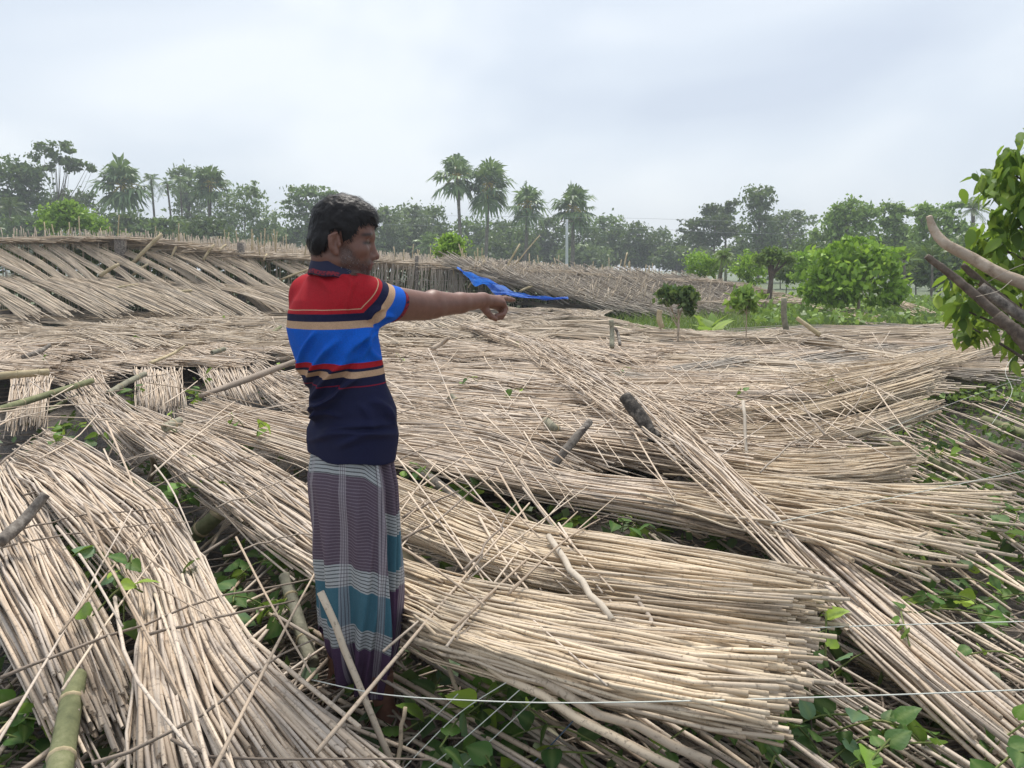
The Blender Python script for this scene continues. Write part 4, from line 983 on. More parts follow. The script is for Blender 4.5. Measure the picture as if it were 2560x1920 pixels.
bamboo('green bamboo half hidden beneath the ragged mat', [(120, 1030, .25), (190, 985, .36)], .02, 'bamboo', 2)
bamboo('thick split bamboo standing up at the lower left', [(138, 1990, 1.58), (165, 1830, 1.78), (190, 1690, 1.97)], .031, 'bamboo', 2, Pmode=True)
bamboo('green bamboo beside the thick split bamboo at the bottom', [(270, 1980, 1.72), (310, 1830, 1.94), (345, 1690, 2.16)], .022, 'bamboo', 2, Pmode=True)
bamboo('pale green bamboo sloping under the left mats', [(460, 1360, .10), (530, 1300, .24), (548, 1280, .28)], .04, 'bamboo', 2)
bamboo('upright pale bamboo stub left of the lungi', [(780, 1660, 2.4), (745, 1550, 2.58), (712, 1440, 2.75)], .026, 'bamboo_grey', 2, Pmode=True)
bamboo('dark thick bamboo in the shade below the nearest mat', [(1180, 1660, .12), (1320, 1800, .09), (1470, 1990, .08)], .045, 'bamboo_grey', 3)
bamboo('pale bamboo post end right of the lungi', [(1000, 1370, .30), (1040, 1440, .24), (1075, 1510, .16)], .032, 'bamboo_dry', 1)
bamboo('long green bamboo lying over the mud at the right', [(2190, 1095, .22), (2320, 1150, .16), (2480, 1222, .07)], .042, 'bamboo', 3)
bamboo('bamboo lying at the right edge above the mud', [(2460, 1050, .15), (2560, 1085, .12), (2700, 1130, .10)], .04, 'bamboo', 2)
bamboo('dry bamboo at the left edge above the green one', [(-100, 950, .45), (20, 938, .46), (122, 930, .46)], .04, 'bamboo_dry', 4)
bamboo('dry bamboo lying far left in the middle of the field', [(-120, 800, .46), (-20, 785, .46), (74, 765, .50)], .05, 'bamboo_dry', 3)
bamboo('grey bamboo end beside the dry one at far left', [(-80, 800, .42), (26, 782, .46)], .08, 'weathered', 1)
bamboo('short pale bamboo end poking out near the tarp of sticks', [(1365, 1052, .46), (1385, 1070, .46), (1395, 1074, .42)], .028, 'bamboo_grey', 1)
bamboo('short grey bamboo end above the dark gap', [(1124, 990, .46), (1145, 1010, .40)], .03, 'bamboo_grey', 1)
bamboo('broken bamboo piece near the middle of the left field', [(530, 882, .44), (562, 872, .47)], .03, 'bamboo_grey', 1)
bamboo('broken bamboo piece further right in the left field', [(680, 832, .42), (702, 817, .47)], .03, 'bamboo', 1)
bamboo('grey bamboo piece lying over the long sweeping mat', [(412, 1070, .46), (450, 1052, .48)], .03, 'bamboo_grey', 1)
bamboo('pole leaning beside the slanting mat right of the large shrub', [(2260, 765, .3), (2245, 730, .75), (2230, 702, 1.0)], .045, 'bamboo_grey', 2)
def wood(name, label, pts, radii, mat_, cat, Pmode=False, sides=12, K=24, rough=.08, cut=True):
    ctrl = [P(*v) if Pmode else G(*v) for v in pts]
    p = catmull(ctrl, K)
    rr = np.interp(np.linspace(0, 1, K), np.linspace(0, 1, len(radii)), radii) * (1 + rng.normal(0, rough * .12, K) + rough * .5 * np.sin(np.linspace(0, 9, K) + rng.uniform(0, 6)) * rng.random())
    V, F, a = tubes(p[None], rr[None], sides, True, False)
    V += rng.normal(0, rough * np.mean(radii) * .22, V.shape)
    o = obj(name, V, F, M[mat_], None, {'rnd': a}, origin=p[0])
    return tag(o, label, cat)
wood('knobbly_branch', 'dark knobbly branch rising behind the person\'s back', [(500, 990, .42), (600, 955, .46), (680, 925, .5), (760, 895, .56)], [.018, .03, .03, .024], 'branch', 'branch', K=30, rough=.3)
wood('broken_branch', 'thin broken branch in the middle of the left field', [(375, 908, .44), (430, 885, .46), (462, 865, .54)], [.02, .018, .012], 'bamboo_dry', 'branch')
wood('broken_branch', 'grey broken branch in the left field near the left edge', [(58, 893, .42), (100, 878, .46), (125, 862, .52)], [.03, .03, .02], 'weathered', 'branch')
wood('broken_branch', 'dark short branch high in the left field', [(300, 815, .42), (340, 806, .46)], [.03, .025], 'branch', 'branch')
wood('broken_branch', 'pale broken branch under the pointing arm', [(1080, 872, .44), (1105, 858, .50), (1122, 845, .58)], [.03, .028, .022], 'bark_pale', 'branch')
wood('broken_branch', 'bent branch beside the left arm of mats', [(0, 1355, .50), (60, 1300, .54), (115, 1235, .62)], [.022, .022, .016], 'weathered', 'branch')
wood('broken_branch', 'curved pale branch standing in the gap among left leaves', [(370, 1210, .12), (385, 1170, .30), (378, 1138, .44)], [.018, .018, .014], 'bark_pale', 'branch')
wood('weathered_post', 'weathered grey post leaning out of the mats right of the person', [(1360, 1195, 4.05), (1420, 1118, 4.15), (1476, 1052, 4.25)], [.026, .024, .021], 'weathered', 'post', True, rough=.2)
wood('charred_stump', 'charred hollow stump end poking through the diagonal mat', [(1640, 1100, 4.40), (1600, 1040, 4.5), (1562, 992, 4.6)], [.040, .042, .043], 'charred', 'stump', True, rough=.15)
wood('timber_post', 'grey timber post under the diagonal mat', [(1690, 1195, .26), (1725, 1235, .16), (1765, 1275, .06)], [.028, .034, .038], 'weathered', 'post', rough=.15)
wood('thick_branch', 'grey split branch lying beside the lungi over green leaves', [(1055, 1180, .42), (1130, 1240, .38), (1240, 1330, .30)], [.026, .028, .022], 'weathered', 'branch')
wood('thick_branch', 'dark log lying in the mud at the right edge', [(2430, 1110, .10), (2530, 1140, .10), (2680, 1180, .1)], [.045, .05, .05], 'bark_dark', 'log')
# leaning logs at the right
wood('leaning_log', 'pale smooth log with splintered tip leaning in from the right', [(2760, 905, 4.4), (2600, 735, 4.5), (2500, 685, 4.6), (2420, 640, 4.7), (2362, 608, 4.75), (2335, 575, 4.8), (2322, 540, 4.8)], [.042, .038, .035, .033, .031, .026, .016], 'bark_pale', 'log', True, 14, 40, .10)
wood('leaning_log', 'long dark log leaning below the pale one', [(2760, 1010, 4.2), (2600, 880, 4.3), (2480, 775, 4.45), (2400, 705, 4.55), (2316, 640, 4.6)], [.033, .030, .027, .024, .018], 'bark_dark', 'log', True, 12, 40, .2)
wood('leaning_log', 'short dark log between the pale and the long dark one', [(2700, 880, 4.5), (2560, 790, 4.6), (2470, 720, 4.7), (2406, 662, 4.75)], [.030, .030, .026, .016], 'bark_dark', 'log', True, 12, 30, .2)
wood('leaning_log', 'grey blunt-ended log under the short dark one', [(2740, 900, 4.3), (2560, 795, 4.45), (2450, 718, 4.55)], [.034, .033, .032], 'weathered', 'log', True, 12, 30, .1)
wood('leaning_log', 'thick dark trunk crossing at the right edge', [(2680, 1000, 4.1), (2560, 850, 4.2), (2490, 790, 4.3)], [.045, .042, .034], 'bark_dark', 'log', True, 12, 30, .2)
# garden posts
for lab, pts, r_, m_ in [('grey fence post standing in the grassy plot', [(1968, 838, 12.6), (1960, 790, 12.6), (1960, 745, 12.6)], .05, 'bamboo_grey'), ('thin pole leaning left of the large shrub', [(2050, 838, 11), (1992, 795, 11.2)], .035, 'bamboo_dry'), ('short pale post left of the dark shrub', [(1655, 820, 13), (1648, 795, 13), (1650, 775, 13)], .05, 'bamboo_dry'), ('pale crooked post at the grass edge below the net', [(1530, 868, 9), (1530, 830, 9.2), (1528, 800, 9.2)], .03, 'bamboo_grey'), ('grey upright post at the grass edge beside the pale crooked one', [(1550, 862, 9), (1545, 835, 9.2), (1538, 820, 9.2)], .02, 'weathered'), ('tiny pale post left of the leaning logs', [(2400, 758, 16), (2380, 735, 16)], .07, 'weathered')]:
    wood('garden_post', lab, pts, [r_, r_ * .9], m_, 'post', True, 8, 10, .1)

# ------------------------------------------------------------------ strings
m, nt, b, out = new_mat('white_string'); b.inputs['Base Color'].default_value = (.62, .64, .58, 1); b.inputs['Roughness'].default_value = .6; M['string'] = m
m, nt, b, out = new_mat('blue_string'); b.inputs['Base Color'].default_value = (.10, .15, .22, 1); M['string_blue'] = m
for lab, pts, r_, m_ in [('long white string stretched low from the person\'s shin to the right edge', [(780, 1700, .34), (960, 1736, .40), (1200, 1752, .42), (1440, 1757, .50), (1800, 1750, .54), (2200, 1738, .5), (2620, 1722, .5)], .0016, 'string'),
      ('white string stretched across the diagonal mat at the right', [(1960, 1572, .47), (2250, 1562, .44), (2620, 1552, .44)], .0015, 'string'),
      ('thin green string rising to the right edge over the mud', [(1930, 1308, .42), (2250, 1240, .45), (2620, 1165, .5)], .0015, 'string'),
      ('thin string slanting from the right mats up to the logs', [(2200, 1080, .5), (2350, 1020, .6), (2620, 920, .8)], .0014, 'string'),
      ('leftmost white string beside the foot', [(1015, 1865, .2), (1080, 1800, .25), (1145, 1735, .35)], .0014, 'string'), ('second white string beside the foot', [(1000, 1930, .15), (1140, 1790, .3), (1275, 1700, .44)], .0014, 'string'),
      ('third white string from the foot', [(1060, 1930, .15), (1180, 1830, .28), (1310, 1715, .44)], .0014, 'string'), ('fourth white string from the foot', [(1140, 1930, .15), (1250, 1830, .26), (1350, 1735, .42)], .0014, 'string'),
      ('dark blue string over the shaded bamboo', [(1300, 1940, .12), (1380, 1860, .2), (1448, 1785, .35)], .002, 'string_blue'), ('thin pale string hanging down from the leaning logs', [(2570, 850, .75), (2515, 920, .55), (2530, 980, .4), (2480, 1060, .3)], .0016, 'string')]:
    p = catmull([G(*v) for v in pts], 40); V, F, a = tubes(p[None], np.full((1, 40), r_), 5)
    tag(obj('string', V, F, M[m_], None, {'rnd': a}, origin=p[0]), lab, 'string')
for lab, pts in [('thin tie string from the pale log to the right edge', [(2470, 705, 4.5), (2500, 688, 4.45), (2540, 668, 4.45), (2620, 640, 4.5)]), ('thin tie string hanging between the two dark logs', [(2440, 742, 4.48), (2470, 735, 4.42), (2500, 725, 4.42), (2530, 700, 4.46)])]:
    pq = catmull([P(*v) for v in pts], 24); V, F, a = tubes(pq[None], np.full((1, 24), .0018), 5)
    tag(obj('tie_string', V, F, M['stick_grey'], None, {'rnd': a}, origin=pq[0]), lab, 'string')

# ------------------------------------------------------------------ betel vines
def leaf_mesh(name, kind, seed, mat_):
    r = np.random.default_rng(seed)
    if kind == 'heart':
        t = np.array([0, .06, .2, .38, .58, .78, .92, 1.0]); w = np.array([.10, .34, .44, .43, .33, .19, .07, .0])
    else:
        t = np.array([0, .1, .28, .5, .7, .86, 1.0]); w = np.array([.02, .13, .22, .23, .17, .09, .0])
    m = len(t); cols = np.array([-1, -.5, 0, .5, 1])
    x = w[:, None] * cols[None]; y = t[:, None] * np.ones((1, 5))
    y[0] -= np.abs(cols) * (.10 if kind == 'heart' else 0)
    if kind == 'heart': y[0, [0, 4]] += .02
    curl = r.uniform(.15, .6); cup = r.uniform(-.1, .5)
    z = -curl * y ** 2 * .6 + cup * x ** 2 * 1.2 + .02 * np.sin(y * 18)[:, :] * np.abs(cols)[None]
    V = np.stack([x, y, z], -1).reshape(-1, 3)
    I = np.arange(m * 5).reshape(m, 5)
    q = np.stack([I[:-1, :-1], I[:-1, 1:], I[1:, 1:], I[1:, :-1]], -1).reshape(-1, 4)
    vein = np.tile(np.array([0, .0, 1, .0, 0]), m)
    rn = r.random()
    return mesh(name, V, [q], M[mat_], {'rnd': np.full(m * 5, rn), 'vein': vein}, True)
BL = []
for k in range(10):
    BL.append(leaf_mesh('betel_leaf', 'heart', 100 + k, 'betel'))
    at = BL[-1].attributes['rnd']; at.data.foreach_set('value', np.full(len(BL[-1].vertices), [.1, .25, .3, .4, .45, .55, .6, .7, .85, 1.0][k], dtype=np.float32))
BL += [leaf_mesh('betel_leaf', 'heart', 120 + k, 'betel_under') for k in range(2)]
TL = []
for k in range(6):
    TL.append(leaf_mesh('broad_leaf', 'oval', 140 + k, 'tree_leaf'))
    at = TL[-1].attributes['rnd']; at.data.foreach_set('value', np.full(len(TL[-1].vertices), [.1, .3, .5, .65, .85, 1.0][k], dtype=np.float32))
def put_leaf(name, me, parent, loc, rot, s):
    o = bpy.data.objects.new(name, me); COL.objects.link(o)
    o.parent = parent; o.location = tuple(np.asarray(loc) - np.array(parent.location)); o.rotation_euler = rot; o.scale = (s, s, s)
    return o
def vine(px_, py_, z, nl, size, label, group, bright=False, up=.15):
    c = G(px_, py_, z)
    root = empty('betel_vine', c, label, 'betel vine', group)
    d = np.array([rng.normal(.4, .4), rng.normal(-.2, .4), rng.normal(.05, .12)]); d /= np.linalg.norm(d)
    ln = .10 * nl * .6
    p = catmull([c - d * ln / 2 + [0, 0, -.04], c + [0, 0, up * .3], c + d * ln / 2 + rng.normal(0, .04, 3)], 10)
    V, F, a = tubes(p[None], np.full((1, 10), .0028), 5); obj('stem', V, F, M['stem'], root, {'rnd': a})
    for i in range(nl):
        t = (i + .5) / nl * 9; j = int(t); q_ = p[j]
        me = BL[int(rng.integers(7, 10))] if bright and rng.random() < .7 else BL[int(rng.choice(12, p=[.1, .1, .12, .12, .12, .12, .1, .07, .04, .03, .04, .04]))]
        put_leaf('leaf', me, root, q_ + rng.normal(0, .015, 3), (rng.normal(.1, .55), rng.normal(0, .5), rng.uniform(0, 6.28)), size * rng.uniform(.45, .85))
vz = [((1700, 2560), (1560, 1940), 26, .088, 6, 'betel vine on the mud at the lower right', (.08, .3)), ((2250, 2560), (1000, 1560), 34, .10, 6, 'betel vine among fallen sticks at the right edge', (.05, .25)), ((1100, 1500), (1640, 1930), 15, .115, 6, 'betel vine in the shade under the nearest right mat', (.06, .24)),
      ((1010, 1350), (1160, 1300), 14, .11, 6, 'betel vine in the gap beside the lungi', (.12, .34)), ((1250, 1900), (1270, 1420), 22, .10, 5, 'betel vine in the gap above the broad right mat', (.08, .28)), ((160, 420), (1350, 1520), 13, .13, 6, 'betel vine in the gap between the left mats', (.12, .36)), ((340, 560), (1130, 1300), 12, .12, 5, 'betel vine in the gap under the arched mat', (.1, .36)),
      ((560, 800), (1380, 1560), 14, .12, 5, 'betel vine in the gap left of the lungi', (.08, .3)), ((0, 130), (1750, 1930), 5, .10, 6, 'betel vine at the lower left corner', (.12, .25)), ((300, 350), (960, 1010), 3, .13, 5, 'betel vine in the dark hollow by the broken bamboo', (.2, .3)), ((470, 520), (960, 1000), 3, .13, 5, 'betel vine in the dark hollow by the knobbly branch', (.2, .3)), ((60, 200), (1240, 1400), 7, .13, 5, 'betel vine under the left edge mats', (.1, .3)), ((120, 260), (1050, 1120), 5, .11, 4, 'betel vine beside the ragged mat', (.3, .4)), ((2150, 2330), (1020, 1180), 7, .10, 5, 'betel vine under the right mat ends', (.1, .3))]
for (xa, xb), (ya, yb), n, s_, nl, lab, (za, zb) in vz:
    for k in range(n):
        vine(rng.uniform(xa, xb), rng.uniform(ya, yb), rng.uniform(za, zb), nl, s_, lab, lab + 's', rng.random() < .22)
for x, y, s_ in [(650, 1075, .14), (585, 1055, .10), (1030, 1180, .13), (1060, 1200, .14), (1170, 955, .12), (1280, 990, .11), (1290, 865, .12), (995, 895, .1), (1560, 930, .09), (430, 1060, .1), (160, 1085, .13), (830, 1280, .0), (2060, 1565, .10), (1850, 985, .09), (2075, 960, .07), (175, 745, .16), (340, 845, .12), (560, 800, .12), (110, 900, .12), (700, 920, .1), (240, 1410, .14), (330, 1420, .12), (310, 1500, .12)]:
    if s_ > 0: vine(x, y, .44, 3, s_ * .75, 'bright sprig of betel leaves poking up through the mats', 'betel sprigs poking through the mats', True)

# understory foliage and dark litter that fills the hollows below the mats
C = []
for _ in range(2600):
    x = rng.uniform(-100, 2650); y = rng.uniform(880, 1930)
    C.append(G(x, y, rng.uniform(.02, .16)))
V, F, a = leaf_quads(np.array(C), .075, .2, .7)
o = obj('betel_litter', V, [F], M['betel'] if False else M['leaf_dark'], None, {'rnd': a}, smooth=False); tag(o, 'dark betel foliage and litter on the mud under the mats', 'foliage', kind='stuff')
C2, L2 = [], []
n = 1500
xx = rng.uniform(-100, 2650, n); yy = rng.uniform(950, 1930, n); zz = rng.uniform(.02, .12, n)
cc = np.array([G(a1, a2, a3) for a1, a2, a3 in zip(xx, yy, zz)]); an = rng.uniform(0, 3.14, n); d = np.stack([np.cos(an), np.sin(an), rng.normal(0, .05, n)], 1) * rng.uniform(.1, .5, n)[:, None]
V, F, a = tubes(np.stack([cc - d, cc + rng.normal(0, .02, cc.shape), cc + d], 1), np.full((n, 3), .004), 4, False)
o = obj('twig_litter', V, F, M['branch'], None, {'rnd': a}); tag(o, 'broken twigs littering the mud under the mats', 'twigs', kind='stuff')

# ------------------------------------------------------------------ garden plot: grass, saplings, large shrub
n = 9000
gx = rng.uniform(1480, 2480, n); gy = 748 + 92 * rng.random(n)
keep = np.array([garden(a1, a2) or (a1 > 1480 and a2 < 835) for a1, a2 in zip(gx, gy)]); gx, gy = gx[keep], gy[keep]; n = len(gx)
b_ = np.array([G(a1, a2, 0.0) for a1, a2 in zip(gx, gy)])
h = rng.uniform(.10, .32, n)[:, None]; lean = rng.normal(0, .5, (n, 3)); lean[:, 2] = 1
tp = b_ + lean * h; w = np.stack([rng.normal(0, 1, n), rng.normal(0, .3, n), np.zeros(n)], 1); w = w / np.linalg.norm(w, axis=1, keepdims=True) * .012
V = np.stack([b_ - w, b_ + w, tp + w * .2, tp - w * .2], 1).reshape(-1, 3); F = np.arange(n * 4).reshape(-1, 4)
o = obj('garden_grass', V, [F], M['grass'], None, {'rnd': np.repeat(rng.random(n), 4)}, smooth=False); tag(o, 'green grass and weeds of the open garden plot', 'grass', kind='stuff')
C = np.array([G(rng.uniform(1880, 2500), rng.uniform(738, 805), rng.uniform(.05, .45)) for _ in range(4200)])
V, F, a = leaf_quads(C, .17, .1, .6)
o = obj('ground_cover', V, [F], M['leaf_light'], None, {'rnd': a}, smooth=False); tag(o, 'low leafy ground cover around the large shrub', 'ground cover', kind='stuff')
C = np.array([G(rng.uniform(2280, 2600), rng.uniform(850, 1000), rng.uniform(.03, .3)) for _ in range(1800)])
V, F, a = leaf_quads(C, .06, .3, .7)
C = np.array([G(rng.uniform(2150, 2620), rng.uniform(880, 1330), rng.uniform(.01, .12)) for _ in range(2600)])
V2, F2, a2 = leaf_quads(C, .05, .1, .7)
F = np.concatenate([F, F2 + len(V)]); V = np.concatenate([V, V2]); a = np.concatenate([a, a2 * .6])
o = obj('weeds', V, [F], M['leaf_light'], None, {'rnd': a}, smooth=False); tag(o, 'weeds under the leaning logs at the right edge', 'weeds', kind='stuff')
tree('large_shrub', 'large round shrub with glossy hanging leaves in the garden', (2148, 765), 21, [(2075, 660, 52, 40), (2130, 625, 50, 32), (2185, 650, 48, 40), (2120, 690, 70, 50), (2060, 710, 50, 40), (2205, 695, 46, 44), (2030, 725, 34, 28), (2240, 730, 26, 28), (2090, 740, 50, 24), (2200, 745, 40, 20)], 'leaf_lime', 4000, 230, .20, trunk_r=.055, trunk_top=690, bark='bark_pale', droop=.7, spread=.24, cat='shrub', front=0.0)
tree('dark_shrub', 'dark glossy shrub with pale crooked stems left in the garden', (1690, 815), 11.5, [(1690, 735, 30, 20), (1715, 745, 22, 22), (1670, 740, 22, 20), (1725, 765, 14, 18)], 'leaf_dark', 1000, 50, .11, trunk_r=.025, bark='bark_pale', droop=.6, cat='shrub')
tree('sapling', 'slim young sapling with drooping leaf sprays in the grass', (1862, 835), 11, [(1850, 738, 20, 14), (1880, 748, 20, 14), (1845, 760, 22, 14), (1870, 726, 12, 10), (1885, 766, 12, 12)], 'leaf_light', 260, 26, .13, trunk_r=.011, bark='bark_pale', droop=1.2, cat='sapling', spread=.42)
big = empty('large_leaf_plant', G(1775, 828, 0), 'plant with very large pale leaves at the grass edge', 'plant')
V, F, a = tubes(catmull([G(1775, 828, -.02), G(1776, 828, .2), G(1778, 826, .3)], 6)[None], np.full((1, 6), .02), 6); obj('stem', V, F, M['stem'], big, {'rnd': a})
for k in range(11):
    az = k * 2.4; put_leaf('leaf', TL[int(rng.integers(2, 5))], big, G(1776 + 40 * math.cos(az) * .3, 827, .12 + .02 * k), (rng.uniform(.3, 1.0), 0, az), .55)

# ------------------------------------------------------------------ near leafy tree at the right edge
tb = P(2700, 1000, 5.2); tb[2] = 0
nt_ = empty('near_leafy_tree', tb, 'near tree with big glossy lime leaves at the right edge', 'tree')
tt0 = P(2640, 500, 5.4)
pth = catmull([tb - [0, 0, .1], (tb + tt0) / 2 + [.1, 0, 0], tt0], 12)
bp, br = [pth], [np.linspace(.07, .035, 12)]
clus = [(2520, 385, 36, 26), (2470, 440, 45, 22), (2540, 440, 50, 30), (2500, 470, 50, 26), (2560, 500, 45, 36), (2530, 560, 60, 36), (2470, 610, 46, 36), (2540, 640, 60, 40), (2440, 680, 42, 34), (2520, 700, 55, 40), (2450, 735, 50, 32), (2410, 690, 26, 28), (2450, 790, 44, 34), (2540, 780, 50, 40), (2430, 820, 30, 24), (2400, 770, 22, 26), (2540, 840, 40, 30), (2600, 400, 60, 50), (2620, 560, 60, 60), (2620, 700, 60, 60), (2380, 720, 18, 22), (2600, 850, 50, 50)]
lp = []
for (cx, cy, rx, ry) in clus:
    yd = rng.uniform(4.8, 5.7); c = P(cx, cy, yd); s_ = px_m(yd)
    st = pth[int(np.clip(11 - (cy - 380) / 60, 3, 11))]
    br_p = catmull([st, (st + c) / 2 + [0, 0, .06], c], 12); bp.append(br_p); br.append(np.linspace(.018, .005, 12))
    for k in range(int(rx * ry / 46) + 9):
        lp.append(c + np.array([rng.normal(0, rx * .6), rng.normal(0, rx * .5), rng.normal(0, ry * .65)]) * s_)
V, F, a = tubes(np.array(bp), np.array(br), 7); obj('trunk', V, F, M['bark_dark'], nt_, {'rnd': a})
lp = np.array(lp); order = rng.permutation(len(lp))
print('near tree leaves', len(lp))
for i in order[:300]:
    put_leaf('leaf', TL[int(rng.choice(6, p=[.14, .18, .2, .2, .16, .12]))], nt_, lp[i], (rng.normal(-.75, .35), rng.normal(0, .35), rng.uniform(0, 6.28)), rng.uniform(.09, .155))
rest = order[300:]
VV, FF, RR, off = [], [], [], 0
for i in rest:
    me = TL[int(rng.integers(0, 6))]; v = np.empty(len(me.vertices) * 3, dtype=np.float32); me.vertices.foreach_get('co', v); v = v.reshape(-1, 3)
    Rm = np.array(Euler((rng.normal(-.75, .35), rng.normal(0, .35), rng.uniform(0, 6.28))).to_matrix()); v = (v * rng.uniform(.09, .15)) @ Rm.T + lp[i]
    f = np.array([list(p_.vertices) for p_ in me.polygons]); VV.append(v); FF.append(f + off); RR.append(np.full(len(v), rng.random())); off += len(v)
if VV:
    o = obj('leaves', np.concatenate(VV), [np.concatenate(FF)], M['tree_leaf'], nt_, {'rnd': np.concatenate(RR), 'vein': np.zeros(off)}); o['kind'] = 'stuff'
# ------------------------------------------------------------------ the person
class Field:
    def __init__(s, xs, ys, zs):
        s.x, s.y, s.z = [np.asarray(v, dtype=np.float32) for v in (xs, ys, zs)]
        s.D = np.full((len(xs), len(ys), len(zs)), 0.5, dtype=np.float32)
    def box(s, lo, hi):
        sl = []
        for ax, a, b in zip((s.x, s.y, s.z), lo, hi):
            sl.append(slice(max(0, np.searchsorted(ax, a) - 1), min(len(ax), np.searchsorted(ax, b) + 1)))
        return tuple(sl)
    def apply(s, lo, hi, fn, k=.01, op='add'):
        sl = s.box(lo, hi)
        if any(v.start >= v.stop for v in sl): return
        X, Y, Z = np.meshgrid(s.x[sl[0]], s.y[sl[1]], s.z[sl[2]], indexing='ij')
        d = fn(X, Y, Z).astype(np.float32); a = s.D[sl]
        if op == 'add':
            h = np.clip(.5 + .5 * (d - a) / k, 0, 1); s.D[sl] = d + (a - d) * h - k * h * (1 - h)
        elif op == 'sub':
            d = -d; h = np.clip(.5 - .5 * (d - a) / k, 0, 1); s.D[sl] = d + (a - d) * h + k * h * (1 - h)
        else:
            s.D[sl] = np.maximum(a, d)
    def capsule(s, a, b, ra, rb, k=.01, op='add'):
        a, b = np.asarray(a, float), np.asarray(b, float); R = max(ra, rb) + 2 * k + .012
        lo, hi = np.minimum(a, b) - R, np.maximum(a, b) + R
        ab = b - a; L2 = float(ab @ ab) + 1e-9
        def fn(X, Y, Z):
            t = np.clip(((X - a[0]) * ab[0] + (Y - a[1]) * ab[1] + (Z - a[2]) * ab[2]) / L2, 0, 1)
            return np.sqrt((X - a[0] - t * ab[0]) ** 2 + (Y - a[1] - t * ab[1]) ** 2 + (Z - a[2] - t * ab[2]) ** 2) - (ra + (rb - ra) * t)
        s.apply(lo, hi, fn, k, op)
    def ellipsoid(s, c, r, B, k=.01, op='add'):
        c = np.asarray(c, float); r = np.asarray(r, float); R = max(r) + 2 * k + .012
        def fn(X, Y, Z):
            dx, dy, dz = X - c[0], Y - c[1], Z - c[2]
            q = [(dx * B[i][0] + dy * B[i][1] + dz * B[i][2]) for i in range(3)]
            k0 = np.sqrt(sum((q[i] / r[i]) ** 2 for i in range(3))) + 1e-6; k1 = np.sqrt(sum((q[i] / r[i] ** 2) ** 2 for i in range(3))) + 1e-6
            return k0 * (k0 - 1) / k1
        s.apply(c - R, c + R, fn, k, op)
    def mesh(s):
        D = s.D; ins = D < 0
        c8 = [ins[i:ins.shape[0] - 1 + i, j:ins.shape[1] - 1 + j, k:ins.shape[2] - 1 + k] for i in (0, 1) for j in (0, 1) for k in (0, 1)]
        n_in = sum(c.astype(np.int8) for c in c8)
        act = (n_in > 0) & (n_in < 8)
        ia, ja, ka = np.nonzero(act)
        idx = np.full(act.shape, -1, dtype=np.int32); idx[ia, ja, ka] = np.arange(len(ia))
        acc = np.zeros((len(ia), 3)); cnt = np.zeros(len(ia))
        corner = [(i, j, k) for i in (0, 1) for j in (0, 1) for k in (0, 1)]
        vals = {c: D[ia + c[0], ja + c[1], ka + c[2]] for c in corner}
        def pt(c): return np.stack([s.x[ia + c[0]], s.y[ja + c[1]], s.z[ka + c[2]]], 1)
        for a in corner:
            for ax in range(3):
                if a[ax]: continue
                b = list(a); b[ax] = 1; b = tuple(b)
                va, vb = vals[a], vals[b]; m_ = (va < 0) != (vb < 0)
                t = np.where(m_, va / np.where(np.abs(va - vb) < 1e-9, 1e-9, va - vb), 0)
                p_ = pt(a) + (pt(b) - pt(a)) * t[:, None]
                acc[m_] += p_[m_]; cnt[m_] += 1
        V = acc / np.maximum(cnt, 1)[:, None]
        Q = []
        for ax in range(3):
            sh_ = [slice(None)] * 3
            a0 = [slice(1, -1)] * 3; a1 = [slice(1, -1)] * 3
            a0[ax] = slice(0, -1); a1[ax] = slice(1, None)
            A, Bv = ins[tuple(a0)], ins[tuple(a1)]
            ch = A != Bv
            e = np.array(np.nonzero(ch)).T
            o1, o2 = [v for v in range(3) if v != ax]
            base = e.copy(); base[:, o1] += 1; base[:, o2] += 1
            def cell(d1, d2):
                q_ = base.copy(); q_[:, o1] -= d1; q_[:, o2] -= d2
                return idx[q_[:, 0], q_[:, 1], q_[:, 2]]
            quad = np.stack([cell(1, 1), cell(0, 1), cell(0, 0), cell(1, 0)], 1)
            fl = A[ch]
            if ax == 1: fl = ~fl
            quad[~fl] = quad[~fl][:, ::-1]
            Q.append(quad)
        Q = np.concatenate(Q); Q = Q[(Q >= 0).all(1)]
        return V, Q
def smooth_v(V, Q, it=2, lam=.5, mask=None):
    E = np.concatenate([Q[:, [0, 1]], Q[:, [1, 2]], Q[:, [2, 3]], Q[:, [3, 0]]])
    for _ in range(it):
        acc = np.zeros_like(V); cnt = np.zeros(len(V))
        for d in range(3):
            acc[:, d] = np.bincount(E[:, 0], V[E[:, 1], d], len(V)) + np.bincount(E[:, 1], V[E[:, 0], d], len(V))
        cnt = np.bincount(E[:, 0], minlength=len(V)) + np.bincount(E[:, 1], minlength=len(V))
        t = acc / np.maximum(cnt, 1)[:, None]
        V = V + (lam if mask is None else lam * mask[:, None]) * (t - V)
    return V
def vnormals(V, Q):
    n = np.cross(V[Q[:, 2]] - V[Q[:, 0]], V[Q[:, 3]] - V[Q[:, 1]])
    N = np.zeros_like(V)
    for i in range(4):
        for d in range(3): N[:, d] += np.bincount(Q[:, i], n[:, d], len(V))
    return N / (np.linalg.norm(N, axis=1, keepdims=True) + 1e-9)

